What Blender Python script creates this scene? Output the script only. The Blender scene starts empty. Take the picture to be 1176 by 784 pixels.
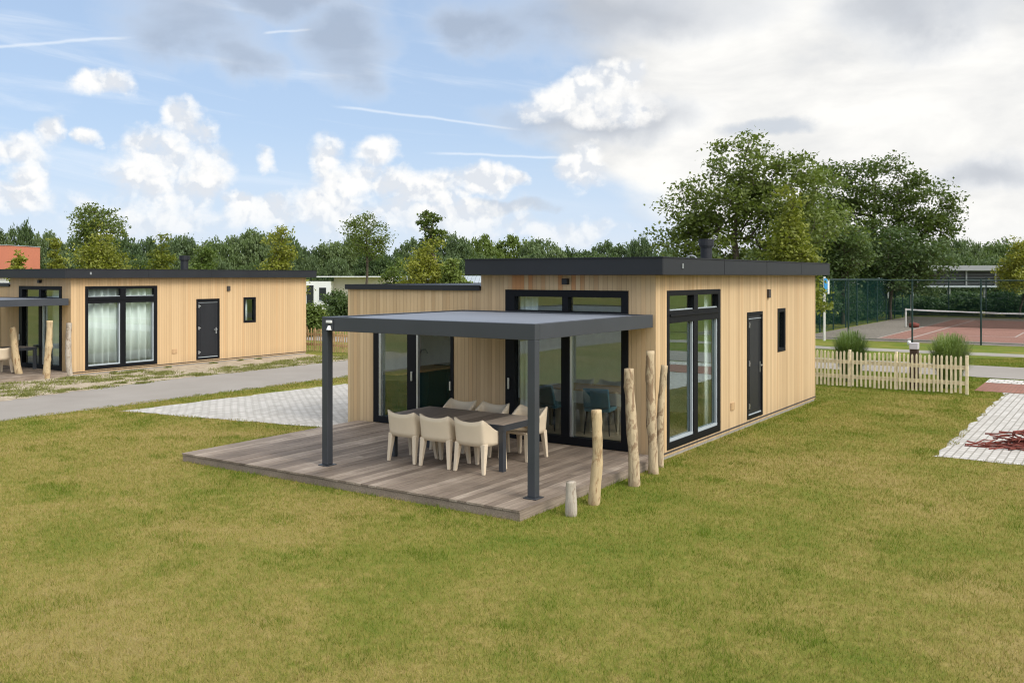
import bpy, math, random
import numpy as np
from mathutils import Vector, Matrix

S = bpy.context.scene
COL = S.collection
R = math.radians
random.seed(7)
rng = np.random.default_rng(11)

# ------------------------------------------------------------------ camera
FOC, EYE = 1058.0, 3.05                       # focal length in px of the 1176 px photo, eye height in m
CAM = Vector((6.4228, -13.7267, EYE))
TH = R(33.939)
cam_d = bpy.data.cameras.new('camera')
cam = bpy.data.objects.new('camera', cam_d); COL.objects.link(cam)
cam.location = CAM; cam.rotation_euler = (R(90), 0, TH)
cam_d.sensor_width = 36.0; cam_d.lens = 36.0 * FOC / 1176.0
cam_d.shift_y = -75.5 / 1176.0
cam_d.clip_start = 0.1; cam_d.clip_end = 3000
S.camera = cam
FWD = Vector((-math.sin(TH), math.cos(TH), 0)); RGT = Vector((math.cos(TH), math.sin(TH), 0))

def ground_at(px, d):
    """ground position at depth d (m) on the bearing of photo column px"""
    p = CAM + FWD * d + RGT * ((px - 588.0) / FOC * d)
    return p.x, p.y

# ------------------------------------------------------------------ world, sun, exposure
SUN_AZ, SUN_EL = R(97), R(42)                 # azimuth clockwise from +Y
world = bpy.data.worlds.new('World'); S.world = world; world.use_nodes = True

class NT:
    """tiny node-graph helper"""
    def __init__(s, tree): s.t = tree; s.n = tree.nodes; s.l = tree.links
    def node(s, kind, **kw):
        n = s.n.new(kind)
        for k, v in kw.items(): setattr(n, k, v)
        return n
    def put(s, sock, v):
        if hasattr(v, 'is_output'): s.l.new(v, sock)
        elif v is not None:
            if hasattr(sock, 'default_value'):
                if isinstance(v, (tuple, list)) and len(v) == 3 and sock.type == 'RGBA': v = (*v, 1)
                sock.default_value = v
    def m(s, op, a, b=None, c=None, clamp=False):
        n = s.node('ShaderNodeMath', operation=op, use_clamp=clamp)
        for i, v in enumerate((a, b, c)):
            if v is not None: s.put(n.inputs[i], v)
        return n.outputs[0]
    def vm(s, op, a, b=None, scale=None):
        n = s.node('ShaderNodeVectorMath', operation=op)
        s.put(n.inputs[0], a)
        if b is not None: s.put(n.inputs[1], b)
        if scale is not None: s.put(n.inputs['Scale'], scale)
        return n.outputs['Value'] if op in ('DOT_PRODUCT', 'LENGTH') else n.outputs[0]
    def comb(s, x, y, z):
        n = s.node('ShaderNodeCombineXYZ')
        for i, v in enumerate((x, y, z)): s.put(n.inputs[i], v)
        return n.outputs[0]
    def sep(s, v):
        n = s.node('ShaderNodeSeparateXYZ'); s.put(n.inputs[0], v); return n.outputs
    def noise(s, vec, scale, detail=4, rough=0.5, dist=0.0, col=False):
        n = s.node('ShaderNodeTexNoise'); s.put(n.inputs['Vector'], vec)
        n.inputs['Scale'].default_value = scale; n.inputs['Detail'].default_value = detail
        n.inputs['Roughness'].default_value = rough; n.inputs['Distortion'].default_value = dist
        return n.outputs['Color' if col else 'Fac']
    def white(s, v, dim='1D'):
        n = s.node('ShaderNodeTexWhiteNoise', noise_dimensions=dim)
        s.put(n.inputs['W' if dim == '1D' else 'Vector'], v); return n.outputs['Value']
    def sstep(s, v, a, b, lo=0.0, hi=1.0):
        n = s.node('ShaderNodeMapRange', interpolation_type='SMOOTHSTEP'); s.put(n.inputs[0], v)
        for i, q in enumerate((a, b, lo, hi)): s.put(n.inputs[i + 1], q)
        return n.outputs[0]
    def lin(s, v, a, b, lo=0.0, hi=1.0):
        n = s.node('ShaderNodeMapRange'); s.put(n.inputs[0], v)
        for i, q in enumerate((a, b, lo, hi)): s.put(n.inputs[i + 1], q)
        return n.outputs[0]
    def mix(s, f, a, b, mode='MIX'):
        n = s.node('ShaderNodeMix', data_type='RGBA', blend_type=mode)
        s.put(n.inputs[0], f); s.put(n.inputs[6], a); s.put(n.inputs[7], b); return n.outputs[2]
    def ramp(s, f, stops):
        n = s.node('ShaderNodeValToRGB'); s.put(n.inputs[0], f); e = n.color_ramp.elements
        while len(e) > 1: e.remove(e[-1])
        e[0].position = stops[0][0]; e[0].color = (*stops[0][1], 1)
        for p, c in stops[1:]:
            q = e.new(p); q.color = (*c, 1)
        return n.outputs[0]

def build_world():
    w = NT(world.node_tree); w.n.clear()
    out = w.node('ShaderNodeOutputWorld'); bg = w.node('ShaderNodeBackground')
    sky = w.node('ShaderNodeTexSky', sky_type='NISHITA')
    sky.sun_disc = False; sky.sun_elevation = SUN_EL; sky.sun_rotation = SUN_AZ
    sky.air_density = 1.0; sky.dust_density = 1.2; sky.ozone_density = 1.0
    STR = 0.1
    tc = w.node('ShaderNodeTexCoord').outputs['Generated']
    d = w.vm('NORMALIZE', tc)
    xyz = w.sep(d)
    az = w.m('ARCTAN2', w.vm('DOT_PRODUCT', d, tuple(RGT)), w.vm('DOT_PRODUCT', d, tuple(FWD)))
    el = w.m('ARCSINE', xyz[2])
    # turbulence that breaks every cloud outline
    n1 = w.noise(w.vm('MULTIPLY', d, (1, 1, 1.6)), 9, 7, 0.55)
    n2 = w.noise(w.vm('ADD', d, (7.3, 1.1, 4.2)), 9, 7, 0.55)
    f1 = w.noise(w.vm('MULTIPLY', d, (1, 1, 1.25)), 30, 9, 0.66)
    s1 = w.noise(w.vm('MULTIPLY', d, (1, 1, 2.2)), 3.2, 8, 0.55, 0.4)
    s2 = w.noise(w.vm('ADD', w.vm('MULTIPLY', d, (1, 1, 2.5)), (3.1, 9.4, 2.2)), 6.5, 8, 0.55, 0.3)
    def warp(amt):
        return (w.m('MULTIPLY_ADD', w.m('SUBTRACT', n1, 0.5), amt, az), w.m('MULTIPLY_ADD', w.m('SUBTRACT', n2, 0.5), amt, el))
    def blobs(lst, amt):
        A, E = warp(amt); acc = None
        for (px, py, rx, ry) in lst:
            t = (px - 588) / FOC; a = math.atan(t); c = math.cos(a)
            e = math.atan((316.5 - py) / FOC * c)
            ra = rx / FOC * c * c; re = ry / FOC * c
            q = w.m('ADD', w.m('POWER', w.m('ABSOLUTE', w.m('DIVIDE', w.m('SUBTRACT', A, a), ra)), 2.0),
                    w.m('POWER', w.m('ABSOLUTE', w.m('DIVIDE', w.m('SUBTRACT', E, e), re)), 2.0))
            q = w.m('SUBTRACT', 1.0, q)
            q = w.m('MAXIMUM', q, -1.5)
            acc = q if acc is None else w.m('SMOOTH_MAX', acc, q, 0.25)
        return acc
    K = 1.0 / STR
    def c(r, g, b): return (r * K, g * K, b * K)
    # clear air: Nishita, paled by thin high veil that thickens towards the horizon
    base = w.mix(w.sstep(el, -0.02, 0.42, 0.72, 0.5), sky.outputs[0], c(0.47, 0.62, 0.86))
    base = w.mix(w.sstep(el, 0.0, 0.17, 0.62, 0.0), base, c(0.66, 0.74, 0.84))
    # cirrus veil and thin streaks
    cir = w.noise(w.comb(w.m('MULTIPLY', az, 1.0), w.m('MULTIPLY_ADD', az, 1.1, w.m('MULTIPLY', el, 9.0)), 3.3), 3.0, 7, 0.6, 0.6)
    base = w.mix(w.m('MULTIPLY', w.sstep(cir, 0.5, 0.78), w.sstep(el, 0.05, 0.12, 0.0, 0.55)), base, c(0.78, 0.82, 0.87))
    for (x0, y0, x1, y1, th) in ((-60, 56, 160, 45, 1.6), (375, 122, 610, 148, 1.6), (480, 177, 770, 180, 1.5), (300, 38, 360, 32, 1.3)):
        def ae(px, py):
            a = math.atan((px - 588) / FOC); return a, math.atan((316.5 - py) / FOC * math.cos(a))
        a0, e0 = ae(x0, y0); a1, e1 = ae(x1, y1)
        t = w.lin(az, a0, a1); ee = w.m('MULTIPLY_ADD', t, e1 - e0, e0)
        dd = w.m('ABSOLUTE', w.m('SUBTRACT', w.m('MULTIPLY_ADD', w.m('SUBTRACT', n1, 0.5), 0.012, el), ee))
        ms = w.m('MULTIPLY', w.sstep(dd, 0.0, th * 1.6 / FOC, 0.5, 0.0), w.m('MULTIPLY', w.sstep(t, 0.0, 0.15), w.sstep(t, 0.85, 1.0, 1.0, 0.0)))
        base = w.mix(ms, base, c(0.80, 0.84, 0.88))
    # broken overcast filling the right half of the view and much of the sky behind it
    rise = w.sstep(el, 0.02, 0.16, 0.16, 0.0)                     # lower down the deck begins further right
    ov = w.m('ADD', w.m('SUBTRACT', s1, 0.5), w.sstep(w.m('SUBTRACT', az, rise), -0.10, 0.22, -0.22, 0.50))
    ov = w.m('ADD', ov, w.sstep(w.m('ABSOLUTE', az), 0.6, 1.2, 0.0, 0.3))
    ov = w.m('ADD', ov, w.sstep(el, 0.32, 0.7, 0.0, 0.35))
    ovm = w.sstep(ov, 0.02, 0.3)
    glow = blobs([(950, 120, 210, 130), (1030, 190, 220, 100), (880, 60, 150, 80), (820, 210, 120, 50)], 0.12)
    bright = w.m('ADD', w.m('MULTIPLY', w.sstep(glow, -1.0, 0.6), 0.36), w.m('MULTIPLY', w.m('SUBTRACT', s2, 0.42), 1.25))
    ovc = w.ramp(w.lin(bright, -0.15, 0.6), [(0.0, (0.46, 0.485, 0.525)), (0.35, (0.60, 0.615, 0.635)), (0.7, (0.75, 0.745, 0.73)), (1.0, (0.88, 0.865, 0.83))])
    ovc = w.vm('SCALE', ovc, scale=K)
    col = w.mix(w.m('MULTIPLY', ovm, 0.96), base, ovc)
    # grey stratocumulus shelves, soft edged
    gr = blobs([(225, 32, 105, 46), (285, 58, 50, 26), (400, 46, 62, 42), (330, -10, 110, 26), (690, 12, 180, 44), (560, 20, 60, 30), (1040, 8, 100, 46), (690, 135, 120, 30), (1150, 212, 70, 24)], 0.11)
    grm = w.sstep(w.m('ADD', gr, w.m('ADD', w.m('MULTIPLY', w.m('SUBTRACT', s2, 0.5), 1.3), w.m('MULTIPLY', w.m('SUBTRACT', f1, 0.5), 0.5))), -0.75, 1.15)
    grc = w.ramp(w.lin(w.m('ADD', w.m('MULTIPLY', gr, 0.45), s2), 0.3, 0.95), [(0.0, (0.70, 0.725, 0.77)), (0.5, (0.54, 0.58, 0.645)), (1.0, (0.36, 0.40, 0.47))])
    col = w.mix(w.m('MULTIPLY', grm, 0.66), col, w.vm('SCALE', grc, scale=K))
    # small slate bank low over the trees
    sl = blobs([(590, 244, 62, 9), (560, 238, 30, 6), (880, 148, 60, 12)], 0.05)
    col = w.mix(w.sstep(w.m('ADD', sl, w.m('MULTIPLY', w.m('SUBTRACT', f1, 0.5), 1.4)), -0.1, 0.9, 0.0, 0.75), col, c(0.48, 0.53, 0.60))
    # fair-weather cumulus
    cu = blobs([(213, 142, 27, 25), (196, 178, 48, 36), (190, 215, 62, 42), (165, 252, 80, 30), (220, 200, 36, 40),
                (118, 95, 40, 19), (100, 84, 18, 13),
                (22, 172, 50, 24), (66, 158, 24, 20), (115, 167, 17, 12), (42, 210, 26, 24), (25, 232, 50, 20),
                (297, 184, 18, 19), (290, 248, 46, 22), (265, 236, 20, 14),
                (374, 185, 21, 32), (424, 170, 26, 22), (398, 205, 40, 32), (380, 240, 56, 30),
                (447, 212, 30, 22), (500, 222, 44, 26), (556, 216, 40, 20), (500, 255, 120, 24), (590, 215, 16, 12),
                (660, 100, 40, 26), (710, 96, 30, 22), (690, 120, 80, 24), (678, 182, 17, 18), (672, 205, 26, 26), (640, 268, 90, 12)], 0.075)
    wn = w.noise(d, 22, 5, 0.6, col=True)
    def puffs(off):
        v = w.node('ShaderNodeTexVoronoi', feature='F1'); v.inputs['Scale'].default_value = 24; v.inputs['Detail'].default_value = 2.0
        v.inputs['Roughness'].default_value = 0.55
        w.put(v.inputs['Vector'], w.vm('ADD', w.vm('ADD', d, off), w.vm('SCALE', w.vm('SUBTRACT', wn, (0.5, 0.5, 0.5)), scale=0.045)))
        return v.outputs['Distance']
    lift = RGT * 0.006 + Vector((0, 0, 0.008))
    p0 = puffs((0, 0, 0)); p1 = puffs(tuple(lift))
    cuf = w.m('ADD', cu, w.m('ADD', w.m('MULTIPLY', w.m('SUBTRACT', f1, 0.5), 2.2), w.m('MULTIPLY', w.m('SUBTRACT', 1.05, p0), 0.8)))
    cum = w.sstep(cuf, -0.35, 1.1)
    sh = w.m('ADD', w.m('MULTIPLY', w.m('SUBTRACT', p1, p0), 2.2), w.m('ADD', w.m('MULTIPLY', w.m('SUBTRACT', n2, 0.5), 1.3), w.m('MULTIPLY', w.m('SUBTRACT', f1, 0.5), 0.5)))
    cuc = w.ramp(w.lin(sh, -0.42, 0.30), [(0.0, (0.655, 0.685, 0.73)), (0.35, (0.755, 0.77, 0.79)), (0.7, (0.825, 0.825, 0.82)), (1.0, (0.87, 0.862, 0.845))])
    lowfade = w.sstep(el, 0.015, 0.09, 0.5, 1.0)
    col = w.mix(w.m('MULTIPLY', w.m('MULTIPLY', cum, lowfade), 0.97), col, w.vm('SCALE', cuc, scale=K))
    # pale haze right at the skyline
    col = w.mix(w.sstep(el, -0.02, 0.07, 0.6, 0.0), col, c(0.72, 0.75, 0.78))
    # added glow outside the view to light the ground: veiled sun, overhead, behind camera
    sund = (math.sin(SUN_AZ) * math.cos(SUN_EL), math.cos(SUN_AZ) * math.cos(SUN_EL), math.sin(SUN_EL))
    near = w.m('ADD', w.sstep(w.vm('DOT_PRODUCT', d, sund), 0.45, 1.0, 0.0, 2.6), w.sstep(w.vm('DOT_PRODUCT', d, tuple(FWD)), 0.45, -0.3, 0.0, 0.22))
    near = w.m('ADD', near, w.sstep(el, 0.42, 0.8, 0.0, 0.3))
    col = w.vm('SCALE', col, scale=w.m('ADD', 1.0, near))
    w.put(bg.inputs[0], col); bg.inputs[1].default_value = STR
    w.l.new(bg.outputs[0], out.inputs[0])
build_world()

sun_d = bpy.data.lights.new('sun', 'SUN'); sun_d.energy = 1.6; sun_d.angle = R(22); sun_d.color = (1.0, 0.93, 0.82)
sun = bpy.data.objects.new('sun', sun_d); COL.objects.link(sun)
sv = Vector((math.sin(SUN_AZ) * math.cos(SUN_EL), math.cos(SUN_AZ) * math.cos(SUN_EL), math.sin(SUN_EL)))
sun.rotation_euler = sv.to_track_quat('Z', 'Y').to_euler(); sun.location = (0, 0, 40)

S.view_settings.view_transform = 'Standard'; S.view_settings.look = 'None'
S.view_settings.exposure = 0.25; S.view_settings.gamma = 1.0; S.view_settings.use_curve_mapping = False
S.render.engine = 'CYCLES'
S.cycles.use_denoising = True; S.cycles.filter_width = 1.15
S.cycles.max_bounces = 8; S.cycles.transparent_max_bounces = 24
S.cycles.caustics_reflective = False; S.cycles.caustics_refractive = False

# ------------------------------------------------------------------ materials
MAT = {}
def new_mat(name):
    m = bpy.data.materials.new(name); m.use_nodes = True; MAT[name] = m
    t = NT(m.node_tree); b = m.node_tree.nodes['Principled BSDF']
    return m, t, b

def plain(name, col, rough=0.5, metal=0.0, var=0.08, scale=6.0, spec=0.5, bump=0.0):
    m, t, b = new_mat(name)
    tc = t.node('ShaderNodeTexCoord').outputs['Object']
    n = t.noise(tc, scale, 5, 0.6)
    k = t.lin(n, 0.25, 0.75, 1 - var, 1 + var)
    t.put(b.inputs['Base Color'], t.vm('SCALE', tuple(col), scale=k))
    t.put(b.inputs['Roughness'], t.lin(n, 0.2, 0.8, max(0, rough - 0.06), min(1, rough + 0.06)))
    b.inputs['Metallic'].default_value = metal; b.inputs['Specular IOR Level'].default_value = spec
    if bump:
        bp = t.node('ShaderNodeBump'); bp.inputs['Strength'].default_value = bump; bp.inputs['Distance'].default_value = 0.01
        t.put(bp.inputs['Height'], t.noise(tc, scale * 6, 6, 0.65)); t.put(b.inputs['Normal'], bp.outputs[0])
    return m

def cladding(name, light, dark, heat=False):
    m, t, b = new_mat(name)
    tc = t.node('ShaderNodeTexCoord').outputs['Object']
    x = t.sep(tc)
    u = t.m('ADD', x[0], x[1]); P = 0.088
    q = t.m('DIVIDE', u, P); idx = t.m('FLOOR', q); fr = t.m('FRACT', q)
    rnd = t.white(idx); rnd2 = t.white(t.m('ADD', idx, 113.7))
    grain = t.noise(t.comb(t.m('MULTIPLY', u, 55.0), t.m('MULTIPLY', rnd, 40.0), t.m('MULTIPLY', x[2], 2.2)), 1.0, 6, 0.6)
    blot = t.noise(t.comb(t.m('MULTIPLY', u, 3.0), rnd, t.m('MULTIPLY', x[2], 0.8)), 1.0, 3)
    f = t.m('ADD', t.m('MULTIPLY', rnd, 0.48), t.m('ADD', t.m('MULTIPLY', grain, 0.45), t.m('MULTIPLY', blot, 0.25)))
    c = t.mix(t.lin(f, 0.25, 1.0), light, dark)
    c = t.mix(t.sstep(rnd2, 0.78, 1.0, 0.0, 0.28), c, (light[0] * 0.92, light[1] * 0.74, light[2] * 0.58))
    if heat:   # warm boards over the terrace doors
        k = t.m('MULTIPLY', t.sstep(x[2], 2.74, 2.82), t.m('MULTIPLY', t.sstep(x[0], -3.1, -2.7), t.sstep(x[0], -1.5, -0.9, 1.0, 0.0)))
        k = t.m('MULTIPLY', k, t.sstep(t.m('ADD', t.m('MULTIPLY', rnd, 0.5), t.noise(tc, 2.0, 2)), 0.55, 1.0, 0.0, 0.75))
        c = t.mix(k, c, (0.52, 0.22, 0.075))
    weather = t.sstep(x[2], 0.1, 0.5, 0.3, 0.0)
    c = t.mix(t.m('MULTIPLY', weather, blot), c, (0.24, 0.18, 0.12))
    gap = t.m('MAXIMUM', t.sstep(fr, 0.0, 0.07, 1.0, 0.0), t.sstep(fr, 0.93, 1.0))
    c = t.mix(t.m('MULTIPLY', gap, 0.52), c, (dark[0] * 0.3, dark[1] * 0.28, dark[2] * 0.25))
    t.put(b.inputs['Base Color'], c); b.inputs['Roughness'].default_value = 0.68; b.inputs['Specular IOR Level'].default_value = 0.25
    bp = t.node('ShaderNodeBump'); bp.inputs['Strength'].default_value = 0.5; bp.inputs['Distance'].default_value = 0.012
    t.put(bp.inputs['Height'], t.m('SUBTRACT', t.m('MULTIPLY', grain, 0.1), gap)); t.put(b.inputs['Normal'], bp.outputs[0])
    return m

cladding('larch', (0.595, 0.432, 0.252), (0.40, 0.270, 0.143), True)
cladding('larch_far', (0.585, 0.41, 0.228), (0.46, 0.308, 0.160))
plain('anthracite', (0.017, 0.018, 0.021), 0.45, 0.0, 0.15, 3.0, 0.3)
plain('fascia_metal', (0.014, 0.0155, 0.019), 0.5, 0.0, 0.18, 1.2, 0.35)
plain('frame_black', (0.007, 0.0075, 0.009), 0.5, 0.0, 0.1, 3.0, 0.13)
plain('pergola_metal', (0.036, 0.040, 0.047), 0.42, 0.0, 0.1, 2.0)
plain('pergola_cloth', (0.17, 0.185, 0.215), 0.6, 0.0, 0.08, 0.8, 0.3)
plain('steel', (0.55, 0.56, 0.57), 0.32, 0.9, 0.05, 8.0)
plain('white_plastic', (0.72, 0.72, 0.70), 0.45)
plain('chair_resin', (0.66, 0.545, 0.395), 0.55, 0.0, 0.04, 4.0, 0.35)
plain('concrete', (0.32, 0.30, 0.27), 0.85, 0.0, 0.2, 6.0, 0.2, 0.3)
plain('dark_rubber', (0.05, 0.042, 0.036), 0.8)
plain('interior_white', (0.80, 0.79, 0.76), 0.8)
plain('interior_floor', (0.20, 0.15, 0.10), 0.5, 0.0, 0.25, 3.0)
plain('teal_cabinet', (0.012, 0.055, 0.058), 0.45)
plain('worktop_wood', (0.45, 0.29, 0.15), 0.5, 0.0, 0.2, 8.0)
plain('blue_fabric', (0.05, 0.13, 0.17), 0.9, 0.0, 0.15, 20.0, 0.2)
plain('white_render', (0.80, 0.79, 0.76), 0.8, 0.0, 0.06, 0.7)
plain('beige_render', (0.66, 0.60, 0.52), 0.8, 0.0, 0.06, 0.7)
plain('grey_sheet', (0.36, 0.40, 0.42), 0.5, 0.0, 0.1, 0.8)
plain('orange_panel', (0.50, 0.165, 0.095), 0.7, 0.0, 0.08, 0.7)
plain('slab_grey', (0.25, 0.255, 0.26), 0.7, 0.0, 0.1, 0.8)
plain('dark_slat', (0.07, 0.075, 0.08), 0.6, 0.0, 0.15, 1.0)
plain('fence_green', (0.012, 0.035, 0.030), 0.5)
plain('sign_blue', (0.03, 0.26, 0.55), 0.45)
plain('pole_white', (0.62, 0.60, 0.55), 0.6)
plain('dark_brown_wood', (0.055, 0.032, 0.020), 0.7, 0.0, 0.3, 8.0, 0.3, 0.3)
plain('cap_grey', (0.50, 0.47, 0.49), 0.5)
plain('picket_wood', (0.68, 0.575, 0.385), 0.75, 0.0, 0.28, 9.0, 0.2, 0.2)
plain('chestnut', (0.50, 0.34, 0.18), 0.8, 0.0, 0.35, 5.0, 0.2, 0.2)
plain('red_twig', (0.17, 0.042, 0.028), 0.65, 0.0, 0.35, 8.0, 0.3)
plain('net_white', (0.78, 0.78, 0.75), 0.7)
plain('dark_glass', (0.02, 0.024, 0.03), 0.12)

def curtain_mat():
    m, t, b = new_mat('curtain_cloth')
    tc = t.node('ShaderNodeTexCoord').outputs['Object']
    n = t.noise(tc, 90, 2)
    t.put(b.inputs['Base Color'], t.mix(n, (0.80, 0.82, 0.81), (0.88, 0.89, 0.87)))
    b.inputs['Roughness'].default_value = 0.9; b.inputs['Specular IOR Level'].default_value = 0.1
curtain_mat()

def glass_mat(name, tint, boost, gain):
    m = bpy.data.materials.new(name); m.use_nodes = True; MAT[name] = m
    t = NT(m.node_tree); t.n.clear()
    out = t.node('ShaderNodeOutputMaterial'); mx = t.node('ShaderNodeMixShader')
    tr = t.node('ShaderNodeBsdfTransparent'); tr.inputs[0].default_value = (*tint, 1)
    gl = t.node('ShaderNodeBsdfGlossy'); gl.inputs['Roughness'].default_value = 0.0
    gl.inputs['Color'].default_value = (0.82, 0.97, 0.96, 1)
    fr = t.node('ShaderNodeFresnel'); fr.inputs[0].default_value = 1.5
    tc = t.node('ShaderNodeTexCoord').outputs['Object']
    bp = t.node('ShaderNodeBump'); bp.inputs['Strength'].default_value = 0.04; bp.inputs['Distance'].default_value = 0.02
    t.put(bp.inputs['Height'], t.noise(tc, 1.3, 1)); t.l.new(bp.outputs[0], gl.inputs['Normal'])
    face = t.m('SUBTRACT', 1.0, t.node('ShaderNodeNewGeometry').outputs['Backfacing'])      # only the outer face mirrors
    t.put(mx.inputs[0], t.m('MULTIPLY', face, t.m('MULTIPLY_ADD', fr.outputs[0], gain, boost, clamp=True)))
    t.l.new(tr.outputs[0], mx.inputs[1]); t.l.new(gl.outputs[0], mx.inputs[2]); t.l.new(mx.outputs[0], out.inputs[0])
glass_mat('glass', (0.94, 0.975, 0.96), 0.09, 2.1)
glass_mat('glass_clear', (0.95, 0.98, 0.97), 0.0, 0.25)

def deck_mat():
    m, t, b = new_mat('deck_wood')
    tc = t.node('ShaderNodeTexCoord').outputs['Object']; x = t.sep(tc)
    rnd = t.node('ShaderNodeNewGeometry').outputs['Random Per Island']
    grain = t.noise(t.comb(t.m('MULTIPLY', x[0], 60), t.m('ADD', t.m('MULTIPLY', x[1], 2.0), t.m('MULTIPLY', rnd, 50)), t.m('MULTIPLY', x[2], 60)), 1.0, 6, 0.62)
    blot = t.noise(tc, 1.3, 5, 0.6)
    f = t.m('ADD', t.m('MULTIPLY', rnd, 0.38), t.m('ADD', t.m('MULTIPLY', grain, 0.9), t.m('MULTIPLY', blot, 0.7)))
    c = t.ramp(t.lin(f, 0.55, 1.35), [(0, (0.075, 0.055, 0.041)), (0.4, (0.170, 0.130, 0.098)), (0.72, (0.262, 0.208, 0.160)), (1, (0.43, 0.355, 0.285))])
    t.put(b.inputs['Base Color'], c); t.put(b.inputs['Roughness'], t.lin(grain, 0.2, 0.8, 0.55, 0.8)); b.inputs['Specular IOR Level'].default_value = 0.35
    bp = t.node('ShaderNodeBump'); bp.inputs['Strength'].default_value = 0.35; bp.inputs['Distance'].default_value = 0.006
    t.put(bp.inputs['Height'], grain); t.put(b.inputs['Normal'], bp.outputs[0])
deck_mat()

def table_mat():
    m, t, b = new_mat('table_planks')
    tc = t.node('ShaderNodeTexCoord').outputs['Object']; x = t.sep(tc)
    idx = t.m('FLOOR', t.m('DIVIDE', x[0], 0.32)); rnd = t.white(idx)
    grain = t.noise(t.comb(t.m('MULTIPLY', x[0], 40), t.m('MULTIPLY', x[1], 3), rnd), 1.0, 6, 0.6)
    f = t.m('ADD', t.m('MULTIPLY', rnd, 0.6), t.m('MULTIPLY', grain, 0.6))
    c = t.ramp(t.lin(f, 0.25, 0.95), [(0, (0.10, 0.078, 0.064)), (0.45, (0.24, 0.185, 0.145)), (1, (0.50, 0.40, 0.31))])
    t.put(b.inputs['Base Color'], c); b.inputs['Roughness'].default_value = 0.5
table_mat()

def bark_mat(name, pale, brown, amount):
    m, t, b = new_mat(name)
    tc = t.node('ShaderNodeTexCoord').outputs['Object']
    a = t.noise(t.vm('MULTIPLY', tc, (9, 9, 4)), 1.0, 6, 0.65, 0.5)
    g = t.noise(t.vm('MULTIPLY', tc, (70, 70, 5)), 1.0, 4, 0.6)
    c = t.mix(g, pale, tuple(v * 0.66 for v in pale))
    c = t.mix(t.sstep(a, amount, amount + 0.10, 0.0, 0.85), c, brown)
    big = t.noise(t.vm('MULTIPLY', tc, (5, 5, 1.5)), 1.0, 4, 0.6)
    c = t.mix(t.sstep(big, 0.49, 0.66, 0.0, 0.65), c, tuple(v * 0.5 for v in pale))
    crack = t.noise(t.vm('MULTIPLY', tc, (38, 38, 1.6)), 1.0, 5, 0.7)
    c = t.mix(t.sstep(crack, 0.60, 0.68, 0.0, 0.75), c, tuple(v * 0.5 for v in brown))
    t.put(b.inputs['Base Color'], c); b.inputs['Roughness'].default_value = 0.85; b.inputs['Specular IOR Level'].default_value = 0.2
    bp = t.node('ShaderNodeBump'); bp.inputs['Strength'].default_value = 0.9; bp.inputs['Distance'].default_value = 0.02
    t.put(bp.inputs['Height'], t.m('ADD', a, t.m('MULTIPLY', g, 0.4))); t.put(b.inputs['Normal'], bp.outputs[0])
bark_mat('peeled_wood', (0.58, 0.455, 0.29), (0.22, 0.14, 0.08), 0.475)
bark_mat('peeled_wood_yellow', (0.60, 0.455, 0.265), (0.26, 0.15, 0.07), 0.51)
bark_mat('grey_stump', (0.50, 0.435, 0.35), (0.22, 0.16, 0.11), 0.50)
bark_mat('tree_bark', (0.12, 0.095, 0.07), (0.05, 0.04, 0.03), 0.5)

def leaf_mat(name, a, b_, trans=0.35):
    m = bpy.data.materials.new(name); m.use_nodes = True; MAT[name] = m
    t = NT(m.node_tree); t.n.clear()
    out = t.node('ShaderNodeOutputMaterial'); mx = t.node('ShaderNodeMixShader')
    df = t.node('ShaderNodeBsdfPrincipled'); tl = t.node('ShaderNodeBsdfTranslucent')
    geo = t.node('ShaderNodeNewGeometry'); rnd = geo.outputs['Random Per Island']
    oi = t.node('ShaderNodeObjectInfo').outputs['Random']
    n = t.noise(geo.outputs['Position'], 0.45, 3)
    f = t.m('ADD', t.m('MULTIPLY', rnd, 0.5), t.m('ADD', t.m('MULTIPLY', n, 0.5), t.m('MULTIPLY', oi, 0.6)))
    c = t.mix(t.lin(f, 0.25, 1.25), a, b_)
    t.put(df.inputs['Base Color'], c); df.inputs['Roughness'].default_value = 0.55; df.inputs['Specular IOR Level'].default_value = 0.3
    t.put(tl.inputs['Color'], t.vm('MULTIPLY', c, (1.25, 1.35, 0.7)))
    mx.inputs[0].default_value = trans
    t.l.new(df.outputs[0], mx.inputs[1]); t.l.new(tl.outputs[0], mx.inputs[2]); t.l.new(mx.outputs[0], out.inputs[0])
leaf_mat('leaf_oak', (0.056, 0.092, 0.017), (0.155, 0.190, 0.044))
leaf_mat('leaf_dark', (0.048, 0.084, 0.030), (0.120, 0.165, 0.055))
leaf_mat('leaf_belt', (0.070, 0.112, 0.050), (0.160, 0.205, 0.085))
leaf_mat('leaf_lime', (0.118, 0.148, 0.020), (0.265, 0.268, 0.043))
leaf_mat('leaf_mid', (0.080, 0.125, 0.026), (0.180, 0.225, 0.055))
leaf_mat('leaf_hedge', (0.036, 0.076, 0.036), (0.105, 0.160, 0.066))
leaf_mat('reed', (0.095, 0.155, 0.044), (0.22, 0.28, 0.10), 0.35)
leaf_mat('weed', (0.11, 0.125, 0.028), (0.23, 0.23, 0.07), 0.25)

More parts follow.
